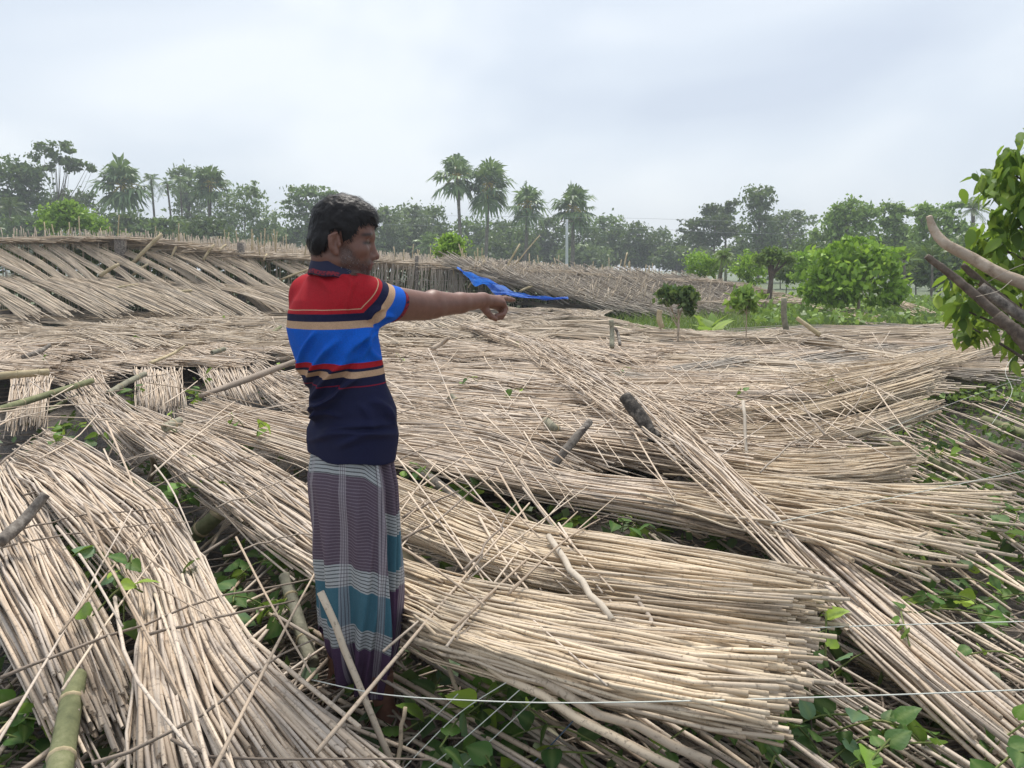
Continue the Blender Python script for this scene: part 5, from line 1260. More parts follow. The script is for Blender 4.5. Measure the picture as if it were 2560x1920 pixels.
# frames
ah = math.radians(76); th = math.radians(4)
hf0 = np.array([math.sin(ah), math.cos(ah), 0]); hr = np.array([math.cos(ah), -math.sin(ah), 0]); hu0 = np.array([0, 0, 1.0])
hf = hf0 * math.cos(th) - hu0 * math.sin(th); hu = hu0 * math.cos(th) + hf0 * math.sin(th)
HB = [hf, hu, hr]
H0 = P(838, 608, 2.10) - .074 * hr
def hp3(f, u, r): return H0 + f * hf + u * hu + r * hr
ab_ = math.radians(44)
BF = np.array([math.sin(ab_), math.cos(ab_), 0]); BR = np.array([math.cos(ab_), -math.sin(ab_), 0]); UP = np.array([0, 0, 1.0])
PY = 2.20
feet = P(875, 1700, PY); feet[2] = 0
person = empty('person', feet, 'person in red and blue striped polo shirt and plaid wrap pointing to the right', 'person')

def lin(a, b, h): return np.arange(a, b, h)
fx = np.concatenate([lin(-.80, -.36, .003), lin(-.36, -.13, .0045), lin(-.13, .045, .0026)])
fy = np.concatenate([lin(1.95, 2.36, .003), lin(2.36, 2.49, .0045), lin(2.49, 2.80, .0028)])
fz = np.concatenate([lin(-.03, 1.22, .0085), lin(1.22, 1.69, .0028)])
B = Field(fx, fy, fz)
# head
CC = (.022, .052)
B.ellipsoid(hp3(CC[0], CC[1], 0), (.087, .080, .071), HB, .01)
B.ellipsoid(hp3(.045, -.005, 0), (.056, .082, .059), HB, .02)
B.ellipsoid(hp3(.045, -.048, 0), (.050, .036, .054), HB, .02)
B.ellipsoid(hp3(.083, -.074, 0), (.017, .015, .022), HB, .016)
B.capsule(hp3(.086, .030, -.04), hp3(.086, .030, .04), .013, .013, .012)
B.capsule(hp3(.098, .028, 0), hp3(.094, .030, 0), .012, .012, .012)
for sg in (-1, 1):
    B.ellipsoid(hp3(.066, -.012, sg * .042), (.026, .02, .020), HB, .016)
    B.ellipsoid(hp3(.016, -.045, sg * .050), (.024, .022, .016), HB, .018)
B.capsule(hp3(.098, .018, 0), hp3(.110, -.022, 0), .008, .012, .010)
B.ellipsoid(hp3(.114, -.026, 0), (.012, .010, .012), HB, .006)
for sg in (-1, 1):
    B.ellipsoid(hp3(.102, -.030, sg * .013), (.011, .009, .008), HB, .006)
    B.ellipsoid(hp3(.103, .011, sg * .036), (.020, .0125, .018), HB, .010, 'sub')
    B.ellipsoid(hp3(.079, .010, sg * .032), (.013, .0125, .015), HB, .003)
    B.capsule(hp3(.091, .017, sg * .022), hp3(.082, .014, sg * .047), .0045, .004, .004)
    B.capsule(hp3(.090, .002, sg * .022), hp3(.081, .004, sg * .046), .0045, .004, .005)
B.ellipsoid(hp3(.094, -.050, 0), (.013, .016, .026), HB, .012)
B.capsule(hp3(.101, -.0475, -.016), hp3(.101, -.0475, .016), .0065, .0065, .004)
B.capsule(hp3(.106, -.0475, -.004), hp3(.106, -.0475, .004), .005, .005, .004)
B.capsule(hp3(.098, -.060, -.014), hp3(.098, -.060, .014), .0068, .0068, .004)
B.capsule(hp3(.112, -.0538, -.03), hp3(.112, -.0538, .03), .0045, .0045, .003, 'sub')
# ears
for sg in (-1, 1):
    e = [hf * .95 - hr * sg * .3, hu, hr * sg * .95 + hf * .3]
    B.ellipsoid(hp3(-.002, .000, sg * .075), (.0175, .030, .009), e, .004)
    B.ellipsoid(hp3(.002, .003, sg * .0855), (.0095, .0195, .0095), e, .003, 'sub')
    B.capsule(hp3(-.017, .018, sg * .083), hp3(.004, .028, sg * .080), .0036, .0036, .003)
    B.capsule(hp3(-.0175, .012, sg * .084), hp3(-.010, -.016, sg * .081), .0036, .0034, .003)
    B.ellipsoid(hp3(.004, -.026, sg * .076), (.008, .009, .006), e, .004)
    B.ellipsoid(hp3(.011, -.004, sg * .080), (.005, .008, .006), e, .004)
# neck and trunk
NB = P(846, 705, 2.19)
B.capsule(hp3(-.010, -.035, 0), NB, .054, .054, .02)
B.capsule(hp3(.02, -.055, 0), NB + BF * .02 - [0, 0, .02], .040, .042, .02)
def at_row(px_, py_, dy=0): return P(px_, py_, PY + dy)
ch, wa, hi = at_row(835, 800), at_row(872, 1000), at_row(880, 1110)
TB = [BR, BF, UP]
B.ellipsoid(ch, (.15, .088, .16), TB, .03); B.ellipsoid(wa, (.105, .08, .16), TB, .03); B.ellipsoid(hi + [0, 0, -.03], (.12, .09, .13), TB, .03)
# right arm
S_, E_, W_ = P(900, 742, 2.12), P(1082, 764, 2.36), P(1208, 751, 2.56)
B.capsule(ch + BR * .1 + [0, 0, .03], S_, .06, .056, .03)
B.capsule(S_, E_, .047, .037, .02)
B.capsule(P(985, 772, 2.235), P(1060, 776, 2.33), .036, .03, .02)
B.capsule(E_, P(1150, 758, 2.465), .038, .033, .015)
B.capsule(P(1082, 745, 2.36), P(1120, 752, 2.42), .024, .018, .02)
B.capsule(P(1150, 757, 2.465), W_, .033, .0245, .012)
B.ellipsoid(P(1200, 742, 2.55), (.012, .012, .012), TB, .012)
# right hand, index pointing, the rest curled to the thumb
kn = [P(1249, 748, 2.635), P(1255, 757, 2.625), P(1251, 764, 2.65), P(1245, 768, 2.67)]
for q_, r_ in zip(kn, (.0135, .0135, .012, .011)):
    B.capsule(W_, q_, .021, r_, .010)
B.capsule(kn[0], kn[3], .012, .010, .008)
def finger(pts, rs, k=.004):
    for a, b, r0, r1 in zip(pts[:-1], pts[1:], rs[:-1], rs[1:]): B.capsule(a, b, r0, r1, k)
finger([kn[0], P(1264, 746, 2.675), P(1275, 748, 2.71), P(1285, 750, 2.735)], (.0115, .0095, .0085, .0065))
finger([kn[1], P(1264, 771, 2.64), P(1258, 786, 2.62), P(1240, 790, 2.60)], (.012, .0098, .009, .008), .003)
finger([kn[2], P(1262, 778, 2.665), P(1254, 793, 2.65), P(1238, 797, 2.63)], (.011, .0092, .0085, .0075), .003)
finger([kn[3], P(1254, 780, 2.69), P(1248, 792, 2.68), P(1234, 794, 2.66)], (.010, .008, .0075, .0065), .003)
finger([P(1205, 762, 2.555), P(1217, 779, 2.56), P(1227, 791, 2.57), P(1239, 798, 2.585)], (.016, .0115, .0098, .0082), .006)
# left arm, held in front of the belly
SL = at_row(772, 735, .09); EL = P(828, 985, 2.42); WL = P(905, 1030, 2.36)
B.capsule(SL, EL, .045, .036, .02); B.capsule(EL, WL, .036, .025, .012)
for k_ in range(4):
    finger([WL, WL + [.06, -.01 - .012 * k_, .02 - .015 * k_], WL + [.095, -.015 - .014 * k_, .005 - .016 * k_]], (.017, .010, .008), .006)
finger([WL, WL + [.03, -.03, .03], WL + [.06, -.035, .03]], (.015, .010, .008), .006)
# legs and feet
HR, HL = P(905, 1160, 2.14), P(850, 1160, 2.28)
KR = P(930, 1480, 2.12); KL = P(845, 1450, 2.33)
AR = G(962, 1778, .10); AL = G(850, 1690, .10)
B.capsule(HR, KR, .075, .052, .03); B.capsule(HL, KL, .075, .052, .03)
B.capsule(KR, AR, .050, .032, .02); B.capsule(KL, AL, .052, .036, .02)
B.capsule((KR * 2 + AR) / 3 - BF * .02, (KR + AR) / 2 - BF * .02, .045, .036, .03)
B.capsule((KL * 2 + AL) / 3 - BF * .02, (KL + AL) / 2 - BF * .02, .045, .038, .03)
for A, T in ((AR, G(1052, 1842, .03)), (AL, AL + BF * .19 + [0, 0, -.07])):
    A0 = A.copy(); heel = A - (T - A) * .22; heel[2] = .032
    d = T - A; d[2] = 0; d /= np.linalg.norm(d); sd = np.array([d[1], -d[0], 0])
    T = A + d * .17; T[2] = .024
    B.capsule(A, heel, .033, .030, .02); B.capsule(A + [0, 0, -.03], T, .034, .026, .02); B.capsule(heel, T, .028, .026, .02)
    for j in range(5):
        t0 = T + sd * (.026 - .013 * j) * 1.0; B.capsule(t0, t0 + d * (.045 - .005 * j) + [0, 0, -.006], .0115 - .0008 * j, .009, .006)
rowsL = [(1078, 790, 972), (1130, 776, 980), (1200, 767, 993), (1300, 776, 999), (1400, 785, 1002), (1480, 792, 1002), (1540, 794, 1000), (1600, 803, 991), (1660, 818, 976), (1700, 830, 964)]
lz = np.array([P(880, y, 2.21)[2] for y, _, _ in rowsL]); lcx = np.array([(P(a, y, 2.21)[0] + P(b_, y, 2.21)[0]) / 2 for y, a, b_ in rowsL]); lhw = np.array([(P(b_, y, 2.21)[0] - P(a, y, 2.21)[0]) / 2 for y, a, b_ in rowsL]) / .845
# shirt
rowsS = [(1150, 768, 986), (1138, 766, 990), (1100, 763, 995), (1078, 763, 996), (1047, 777, 991), (1016, 771, 992), (984, 767, 981), (953, 755, 968), (922, 745, 962), (891, 733, 955), (860, 721, 950), (822, 711, 944), (781, 714, 938), (750, 728, 930), (725, 747, 918), (700, 765, 905), (684, 777, 893), (670, 793, 872), (660, 810, 850)]
rz = np.array([P(880, y, PY)[2] for y, _, _ in rowsS]); rl = np.array([P(a, y, PY)[0] for y, a, _ in rowsS]); rr2 = np.array([P(b_, y, PY)[0] for y, _, b_ in rowsS])
o_ = np.argsort(rz); rz, rl, rr2 = rz[o_], rl[o_], rr2[o_]
fxs = Field(lin(-.80, -.28, .0034), lin(1.93, 2.50, .0034), lin(.84, 1.50, .0034))
def torso(X, Y, Z):
    cx = np.interp(fxs.z, rz, (rl + rr2) / 2); hw_ = np.interp(fxs.z, rz, (rr2 - rl) / 2) / .845
    cx, hw_ = cx[None, None], hw_[None, None]
    hw_ = np.maximum(hw_, .005); dd = hw_ * .64
    ur = ((X - cx) * BR[0] + (Y - PY) * BR[1]) / hw_; uf = ((X - cx) * BF[0] + (Y - PY) * BF[1]) / dd
    q_ = (np.abs(ur) ** 2.35 + np.abs(uf) ** 2.35 + 1e-9) ** (1 / 2.35)
    return (q_ - 1) * dd * .85
fxs.apply((-9, -9, -9), (9, 9, 9), torso, .01)
Cf = P(990, 766, 2.235)                        # middle of the sleeve's end
ax = (E_ - S_) / np.linalg.norm(E_ - S_)
fxs.capsule(P(878, 748, 2.13), P(940, 760, 2.17), .060, .058, .03)
fxs.capsule(P(925, 752, 2.16), Cf + ax * .06, .061, .0465, .02)
fxs.capsule(P(850, 722, 2.17), P(915, 732, 2.14), .045, .042, .03)
fxs.capsule(SL, SL + (EL - SL) * .55, .06, .052, .03)
def cuffcut(X, Y, Z):
    a = (X - Cf[0]) * ax[0] + (Y - Cf[1]) * ax[1] + (Z - Cf[2]) * ax[2]
    a = a - .30 * (Z - Cf[2])
    near_ = np.sqrt((X - Cf[0]) ** 2 + (Y - Cf[1]) ** 2 + (Z - Cf[2]) ** 2) < .16
    return np.where(near_, a, -1)
fxs.apply((-9, -9, -9), (9, 9, 9), cuffcut, .01, 'max')
fxs.capsule(Cf - ax * .012, Cf + ax * .1, .0425, .0425, .002, 'sub')
aL = (EL - SL) / np.linalg.norm(EL - SL); cL = SL + (EL - SL) * .55
def cutL(X, Y, Z):
    a = (X - cL[0]) * aL[0] + (Y - cL[1]) * aL[1] + (Z - cL[2]) * aL[2]
    nr = np.sqrt((X - cL[0]) ** 2 + (Y - cL[1]) ** 2 + (Z - cL[2]) ** 2) < .10
    # keep the trunk itself
    return np.where(nr & (((X - cL[0]) * BF[0] + (Y - cL[1]) * BF[1]) > .02), a, -1)
fxs.apply((-9, -9, -9), (9, 9, 9), cutL, .01, 'max')
hemz = P(880, 1136, PY)[2]
def hemcut(X, Y, Z): return (hemz + .006 * np.sin(X * 40)) - Z
fxs.apply((-9, -9, -9), (9, 9, 9), hemcut, .01, 'max')

# the trunk stays inside the clothes
S_D = fxs.D
def tri(Fd, X, Y, Z):
    ix = [np.clip((v - ax_[0]) / (ax_[1] - ax_[0]), 0, len(ax_) - 1.001) for v, ax_ in ((X, Fd.x), (Y, Fd.y), (Z, Fd.z))]
    i0 = [v.astype(np.int32) for v in ix]; f_ = [v - i for v, i in zip(ix, i0)]
    o_ = 0
    for a in (0, 1):
        for b2 in (0, 1):
            for c2 in (0, 1):
                o_ = o_ + Fd.D[i0[0] + a, i0[1] + b2, i0[2] + c2] * (f_[0] if a else 1 - f_[0]) * (f_[1] if b2 else 1 - f_[1]) * (f_[2] if c2 else 1 - f_[2])
    return o_
zc_ = P(834, 690, 2.19)[2]
def inside(X, Y, Z):
    d = tri(fxs, X, Y, Z) + .009
    al = (X - Cf[0]) * ax[0] + (Y - Cf[1]) * ax[1] + (Z - Cf[2]) * ax[2] - .30 * (Z - Cf[2])
    arm = (al > -.022) & ((X - Cf[0]) > -.06) & (Y > 2.05)
    left = ((X - cL[0]) * aL[0] + (Y - cL[1]) * aL[1] + (Z - cL[2]) * aL[2] > -.03) & (((X - cL[0]) * BF[0] + (Y - cL[1]) * BF[1]) > -.03)
    skip = arm | left | (Z > zc_) | (Z < hemz + .01)
    return np.where(skip, -1.0, d)
B.apply((-.8, 1.94, .86), (-.27, 2.49, 1.49), inside, .01, 'max')
def in_wrap(X, Y, Z):
    zz = np.clip(Z, lz.min(), lz.max()); oo = np.argsort(lz)
    cx_ = np.interp(zz, lz[oo], lcx[oo]); hw2 = np.interp(zz, lz[oo], lhw[oo])
    ur = ((X - cx_) * BR[0] + (Y - 2.21) * BR[1]) / hw2; uf = ((X - cx_) * BF[0] + (Y - 2.21) * BF[1]) / (hw2 * .68)
    return np.where((Z > np.where(X > P(885, 1600, 2.2)[0], .245, .35)) & (Z < hemz + .02), (np.sqrt(ur ** 2 + uf ** 2) - .68) * hw2 * .7, -1.0)
B.apply((-9, -9, .24), (9, 9, hemz + .03), in_wrap, .01, 'max')
V, Q = B.mesh()
V = smooth_v(V, Q, 1, .45)
del B
loc = V - H0; lf, lu, lr = loc @ hf, loc @ hu, loc @ hr
inhead = (np.abs(lf) < .15) & (lu > -.1) & (lu < .2)
def sstep(a, b, x): t = np.clip((x - a) / (b - a), 0, 1); return t * t * (3 - 2 * t)
beard = inhead * sstep(-.010, -.035, lu - .55 * np.clip(lf - .06, -.04, .03) * 0) * sstep(.012, .030, lf) * (lu > -.1)
beard = np.clip(inhead * (sstep(.010, -.020, lu + 1.1 * np.maximum(lf - .035, 0)) * sstep(.008, .022, lf)) + inhead * .8 * sstep(-.038, -.044, lu) * sstep(.07, .08, lf), 0, 1)
must = inhead * np.exp(-((lu + .040) / .006) ** 2) * sstep(.075, .09, lf) * .8
lips = inhead * np.exp(-((lu + .054) / .009) ** 2) * sstep(.094, .100, lf) * (np.abs(lr) < .024)
beard = np.clip(np.maximum(beard, must) - lips * 1.5, 0, 1)
eye = np.zeros(len(V)); brow = np.zeros(len(V))
for sg in (-1, 1):
    eye = np.maximum(eye, inhead * np.exp(-(((lu - .0085 - .12 * (lf - .085)) / .0052) ** 2 + ((lf - .0865) / .0125) ** 4)) * (lr * sg > .012) * (lr * sg < .060))
    brow = np.maximum(brow, inhead * np.exp(-(((lu - .031 - .15 * (lf - .085)) / .0056) ** 2 + ((lf - .086) / .019) ** 4)) * (lr * sg > .012))
m, nt, b, out = new_mat('brown_skin')
p = pos(nt); nn = noise(nt, 55, 4, .6, p); n2 = noise(nt, 9, 3, .5, p); n3 = noise(nt, 500, 2, .5, p)
c = ramp(nt, nn, [(.3, (.145, .064, .043)), (.55, (.172, .078, .053)), (.75, (.195, .092, .063))])
c = mixc(nt, ramp(nt, n2, [(.4, (0, 0, 0)), (.7, (.15,) * 3)]), c, (.095, .043, .034))
c = mixc(nt, math_n(nt, 'MULTIPLY', attr(nt, 'lips').outputs['Fac'], .75), c, (.17, .06, .055))
bn = ramp(nt, n3, [(.45, (.012, .010, .010)), (.6, (.05, .042, .04)), (.7, (.22, .20, .19))])
c = mixc(nt, math_n(nt, 'MULTIPLY', attr(nt, 'beard').outputs['Fac'], .5), c, bn)
c = mixc(nt, math_n(nt, 'MULTIPLY', attr(nt, 'brow').outputs['Fac'], .85), c, (.012, .010, .010))
c = mixc(nt, math_n(nt, 'MULTIPLY', attr(nt, 'eye').outputs['Fac'], .95), c, (.012, .009, .009))
nt.links.new(c, b.inputs['Base Color']); b.inputs['Roughness'].default_value = .5
b.inputs['Subsurface Weight'].default_value = .0; b.inputs['Subsurface Radius'].default_value = (.02, .008, .004); b.inputs['Subsurface Scale'].default_value = .3
bump(nt, b, nn, .12, .003)
M['skin'] = m
obj('body', V, [Q], M['skin'], person, {'beard': beard, 'lips': lips, 'eye': eye, 'brow': brow})

# hair: a cap shaped over the skull plus short strands
hx = lin(-.70, -.30, .003); hy = lin(1.98, 2.36, .003); hz = lin(1.50, 1.70, .003)
Hf = Field(hx, hy, lin(1.48, 1.70, .003))
Hf.ellipsoid(hp3(CC[0] - .001, CC[1] + .002, 0), (.0915, .0870, .075), HB, .008)
Hf.ellipsoid(hp3(.078, .085, 0), (.037, .030, .055), HB, .02)
Hf.ellipsoid(hp3(-.030, .005, 0), (.046, .055, .066), HB, .015)
def hairline(X, Y, Z):
    dx, dy, dz = X - H0[0], Y - H0[1], Z - H0[2]
    f = dx * hf[0] + dy * hf[1] + dz * hf[2]; u = dx * hu[0] + dy * hu[1] + dz * hu[2]; r = dx * hr[0] + dy * hr[1] + dz * hr[2]
    ln_ = np.interp(f.ravel(), [-.09, -.058, -.040, -.024, -.012, .004, .016, .022, .040, .048, .066, .080, .100, .118, .13], [-.05, -.045, -.038, -.012, .030, .040, .030, -.012, -.006, .030, .055, .058, .064, .055, .05]).reshape(f.shape)
    ln_ = ln_ + .006 * np.sin(f * 420 + r * 300) + .004 * np.sin(r * 700 + f * 150)
    return (ln_ - u) * .8
Hf.apply((-9, -9, -9), (9, 9, 9), hairline, .01, 'max')
HV, HQ = Hf.mesh(); HV = smooth_v(HV, HQ, 1, .4)
HN = vnormals(HV, HQ)
nse = fbm(HV[:, 0] * 160, HV[:, 2] * 160 + HV[:, 1] * 90, 5, 3)
HV = HV + HN * (.0022 * nse)[:, None]
m, nt, b, out = new_mat('black_hair')
rr_ = ramp(nt, attr(nt, 'rnd').outputs['Fac'], [(0, (.005, .004, .005)), (.8, (.012, .010, .011)), (1, (.045, .036, .033))])
nt.links.new(rr_, b.inputs['Base Color']); b.inputs['Roughness'].default_value = .5; b.inputs['Specular IOR Level'].default_value = .3
M['hair'] = m
hair = obj('hair', HV, [HQ], M['hair'], person, {'rnd': np.full(len(HV), .3)})
def strands(Pp, Nn, D, ln, w, rnd_, name, mat_, par):
    n = len(Pp); sd = np.cross(D, Nn); sd /= np.linalg.norm(sd, axis=1, keepdims=True) + 1e-9
    e = Pp + D * ln[:, None] ; m_ = Pp + D * ln[:, None] * .5 + Nn * (ln * .25)[:, None]
    Vv = np.stack([Pp - sd * w, Pp + sd * w, m_ + sd * w * .8, m_ - sd * w * .8, e + sd * w * .15, e - sd * w * .15], 1).reshape(-1, 3)
    base = (np.arange(n) * 6)[:, None]
    Ff = np.concatenate([base + np.array([[0, 1, 2, 3]]), base + np.array([[3, 2, 4, 5]])])
    o = obj(name, Vv, [Ff], M[mat_], par, {'rnd': np.repeat(rnd_, 6)}, smooth=True); o['kind'] = 'stuff'
    return o
ii = rng.choice(len(HV), 9000); Pp, Nn = HV[ii], HN[ii]
lu_ = (Pp - H0) @ hu; lf_ = (Pp - H0) @ hf; lr_ = (Pp - H0) @ hr
sel = (lu_ > -.05); ii = ii[sel]; Pp, Nn, lu_, lf_, lr_ = Pp[sel], Nn[sel], lu_[sel], lf_[sel], lr_[sel]
flow = hf[None] * (.6 + .8 * sstep(.05, .12, lu_))[:, None] - hu[None] * (1.1 - .9 * sstep(.06, .14, lu_))[:, None] + rng.normal(0, .25, Pp.shape) + Nn * .12
flow -= Nn * np.minimum(0, (flow * Nn).sum(1))[:, None]; flow /= np.linalg.norm(flow, axis=1, keepdims=True)
strands(Pp - Nn * .001, Nn, flow, rng.uniform(.007, .015, len(Pp)), .0005, np.clip(rng.beta(1.6, 2.4, len(Pp)) + .25 * sstep(.10, .15, lu_), 0, 1), 'hair_strands', 'hair', hair)
# beard stubble
N_ = vnormals(V, Q)
pb = np.nonzero(beard > .35)[0]; ib = rng.choice(pb, 1200, p=beard[pb] / beard[pb].sum())
Db = -hu[None] * .8 + N_[ib] * .7 + rng.normal(0, .45, (1200, 3)); Db /= np.linalg.norm(Db, axis=1, keepdims=True)
m, nt, b, out = new_mat('grey_beard'); rr_ = ramp(nt, attr(nt, 'rnd').outputs['Fac'], [(0, (.008, .007, .007)), (.6, (.02, .018, .018)), (.88, (.12, .11, .11)), (1, (.40, .38, .36))])
nt.links.new(rr_, b.inputs['Base Color']); M['beard'] = m
strands(V[ib], N_[ib], Db, rng.uniform(.003, .007, 1200), .0004, rng.random(1200), 'beard', 'beard', person)

# shirt surface
SV, SQ = fxs.mesh(); SV = smooth_v(SV, SQ, 2, .5); SN = vnormals(SV, SQ)
# cloth folds: ridges given by the two ends seen from behind (photo columns and rows), height and width
folds = [(770, 960, 845, 850, .006, .010), (750, 930, 790, 830, .005, .008), (780, 1010, 870, 900, .006, .010), (800, 1040, 900, 940, .006, .010), (790, 1062, 850, 985, .005, .009), (860, 900, 930, 830, .005, .012), (885, 870, 935, 815, .005, .010), (905, 900, 945, 822, .004, .008), (870, 780, 900, 690, .003, .008), (800, 1085, 985, 1062, .005, .012), (780, 1100, 960, 1090, .004, .008), (850, 1115, 990, 1085, .005, .010), (930, 1000, 985, 1060, .005, .012), (900, 1010, 930, 1085, .003, .012), (920, 800, 960, 770, .004, .007), (935, 806, 985, 790, .004, .007), (770, 985, 800, 930, -.005, .008), (830, 990, 900, 900, -.004, .010), (770, 690, 830, 730, .003, .012), (850, 690, 880, 720, .003, .008), (950, 905, 905, 830, .004, .010), (775, 1030, 830, 1010, .006, .008), (780, 1045, 850, 1040, .004, .008)]
cam_p = np.array([0, 0, CAM_Z])
dv_ = SV - cam_p; dep = dv_[:, 1] * CP - dv_[:, 2] * SP
pxv = 1280 + FPX * dv_[:, 0] / dep; pyv = 960 - FPX * (dv_[:, 1] * SP + dv_[:, 2] * CP) / dep
facing = sstep(.1, -.35, SN[:, 1])
disp = np.zeros(len(SV))
for xa, ya, xb, yb, amp, wd in folds:
    a = np.array([xa, ya], float); d = np.array([xb - xa, yb - ya], float); L_ = np.linalg.norm(d); d /= L_
    rx_, ry_ = pxv - xa, pyv - ya; t = np.clip((rx_ * d[0] + ry_ * d[1]) / L_, 0, 1); bend = 10 * np.sin(t * math.pi)
    dist = np.abs(rx_ * (-d[1]) + ry_ * d[0] + bend) / 860; al = sstep(-.15, .25, (rx_ * d[0] + ry_ * d[1]) / L_) * sstep(1.15, .7, (rx_ * d[0] + ry_ * d[1]) / L_)
    disp += 3.3 * amp * np.exp(-(dist / wd) ** 2) * al
zn = fbm(SV[:, 0] * 22 + SV[:, 2] * 16, SV[:, 1] * 20 - SV[:, 2] * 10, 9, 3)
SVd = SV + SN * ((disp * facing) + 0.0032 * zn)[:, None]
# gather the hem: it puckers in above the edge
zs_ = SV[:, 2] - .085 * 0
strz = SV[:, 2] + .03 * (pxv - 835) / 860 * -1.2
alng = (SV - Cf) @ ax - .30 * (SV[:, 2] - Cf[2])
z1 = P(860, 786, 2.06)[2]
mitre = np.minimum(strz - z1, .66 * (-.150 - ((SV - Cf) @ ax) + .75 * (SV[:, 2] - Cf[2])))
leftarm = np.zeros(len(SV))
m, nt, b, out = new_mat('polo_cloth')
RED, NAVY, BEIGE, BLUE = (.35, .014, .022), (.013, .015, .045), (.46, .30, .19), (.008, .10, .50)
def mr(sock, lo, hi):
    q_ = nt.nodes.new('ShaderNodeMapRange'); nt.links.new(sock, q_.inputs[0]); q_.inputs[1].default_value = lo; q_.inputs[2].default_value = hi; return q_.outputs[0]
a_m = attr(nt, 'mitre').outputs['Fac']; a_z = attr(nt, 'stripe').outputs['Fac']; a_c = attr(nt, 'cuff').outputs['Fac']
lo_, hi_ = -.1, .1
def st(v): return (v - lo_) / (hi_ - lo_)
up_c = ramp(nt, mr(a_m, lo_, hi_), [(0, BLUE), (st(-.042), BEIGE), (st(-.021), NAVY), (st(0), RED), (st(.0095), BEIGE), (st(.0125), RED), (1, RED)], True)
z2 = P(850, 912, 2.06)[2]
lo2, hi2 = z2 - .2, z2 + .2
def s2(v): return (z2 + v - lo2) / (hi2 - lo2)
dn_c = ramp(nt, mr(a_z, lo2, hi2), [(0, NAVY), (s2(-.068), (.22, .012, .03)), (s2(-.0655), NAVY), (s2(-.041), BEIGE), (s2(-.0235), NAVY), (s2(-.017), RED), (s2(0), BLUE), (1, BLUE)], True)
isup = math_n(nt, 'GREATER_THAN', a_m, -.042)
c = mixc(nt, isup, dn_c, up_c)
cz = noise(nt, 130, 3, .6, pos(nt))
cuff_c = ramp(nt, cz, [(.42, NAVY), (.47, (.22, .02, .03)), (1, (.26, .02, .03))])
cuff_c2 = ramp(nt, mr(a_c, -.05, .05), [(0, NAVY), (.5 - .19, NAVY), (.5 - .155, (1, 1, 1)), (.5 - .02, NAVY), (1, NAVY)], True)
cf = mixc(nt, math_n(nt, 'MULTIPLY', math_n(nt, 'GREATER_THAN', a_c, -.0155), math_n(nt, 'LESS_THAN', a_c, -.002)), NAVY, cuff_c)
c = mixc(nt, math_n(nt, 'GREATER_THAN', a_c, -.018), c, cf)
nf_ = noise(nt, 260, 2, .5, pos(nt))
c = mixc(nt, .10, c, ramp(nt, nf_, [(.35, (0, 0, 0)), (.65, (1, 1, 1))]), 'OVERLAY')
nt.links.new(c, b.inputs['Base Color']); b.inputs['Roughness'].default_value = .8; b.inputs['Sheen Weight'].default_value = .0
b.inputs['Specular IOR Level'].default_value = .12
bump(nt, b, nf_, .15, .002)
M['polo'] = m
cuff_at = np.where(np.linalg.norm(SV - Cf, axis=1) < .12, alng, -1)
shirt = obj('polo_shirt', SVd, [SQ], M['polo'], person, {'mitre': mitre, 'stripe': strz, 'cuff': cuff_at})
# collar: a folded band round the neck
th_ = np.linspace(0, 2 * math.pi, 64, endpoint=False)
cc_ = P(843, 684, 2.185)
prof = [(.062, -.014), (.064, .008), (.0615, .028), (.064, .032), (.069, .028), (.075, .008), (.081, -.014), (.079, -.018), (.068, -.014)]
VV = []
for r_, h_ in prof:
    ring = cc_[None] + r_ * 1.02 * np.cos(th_)[:, None] * BR[None] + r_ * 1.02 * np.sin(th_)[:, None] * BF[None]
    ring[:, 2] += h_ * (1 - .25 * (np.sin(th_) + 1) / 2) - .20 * r_ * np.sin(th_) + .002 * np.sin(th_ * 7) - .004 * np.cos(th_)
    VV.append(ring)
VV = np.array(VV); I = np.arange(VV.shape[0] * 64).reshape(-1, 64); I2 = np.concatenate([I, I[:1]])
q = np.stack([I2[:-1], np.roll(I2[:-1], -1, 1), np.roll(I2[1:], -1, 1), I2[1:]], -1).reshape(-1, 4)
m, nt, b, out = new_mat('collar_knit')
e_ = attr(nt, 'edge').outputs['Fac']; cz = noise(nt, 150, 3, .6, pos(nt))
rc = ramp(nt, cz, [(.45, NAVY), (.5, (.24, .02, .035)), (1, (.24, .02, .035))])
c = mixc(nt, math_n(nt, 'MULTIPLY', math_n(nt, 'GREATER_THAN', e_, .5), math_n(nt, 'LESS_THAN', e_, .85)), NAVY, rc)
nt.links.new(c, b.inputs['Base Color']); b.inputs['Roughness'].default_value = .85
M['collar'] = m
edge = np.repeat(np.array([0, 0, 0, 0, 0, .22, .8, 1, 1]), 64)
obj('collar', VV.reshape(-1, 3), [q], M['collar'], shirt, {'edge': edge})

# checked wrap (lungi)
NT, NZ = 300, 170
tt = np.linspace(-math.pi, math.pi, NT, endpoint=False); vv = np.linspace(0, 1, NZ)
TH, VVv = np.meshgrid(tt, vv, indexing='ij')
hem = .225 + .15 * np.exp(-((TH + 2.15) / .62) ** 2) + .04 * np.exp(-((TH - 2.2) / .9) ** 2) + .035 * np.cos(TH - 2.4) - .03 * np.exp(-((TH + .25) / .35) ** 2) + .008 * np.sin(TH * 9)
topz = P(880, 1095, 2.21)[2]
ZZ = hem + (topz - hem) * VVv
o_ = np.argsort(lz)
cxz = np.interp(ZZ, lz[o_], lcx[o_]); hwz = np.interp(ZZ, lz[o_], lhw[o_])
dn = 1 - VVv
fold = .007 * dn ** 1.2 * np.cos(5 * TH + .6 + 1.2 * VVv) + .006 * dn * np.cos(9 * TH - 1.1 + 2.5 * VVv) + .003 * np.cos(14 * TH + 5 * VVv) * (.3 + dn)
def gs(x, w): return np.exp(-(x / w) ** 2)
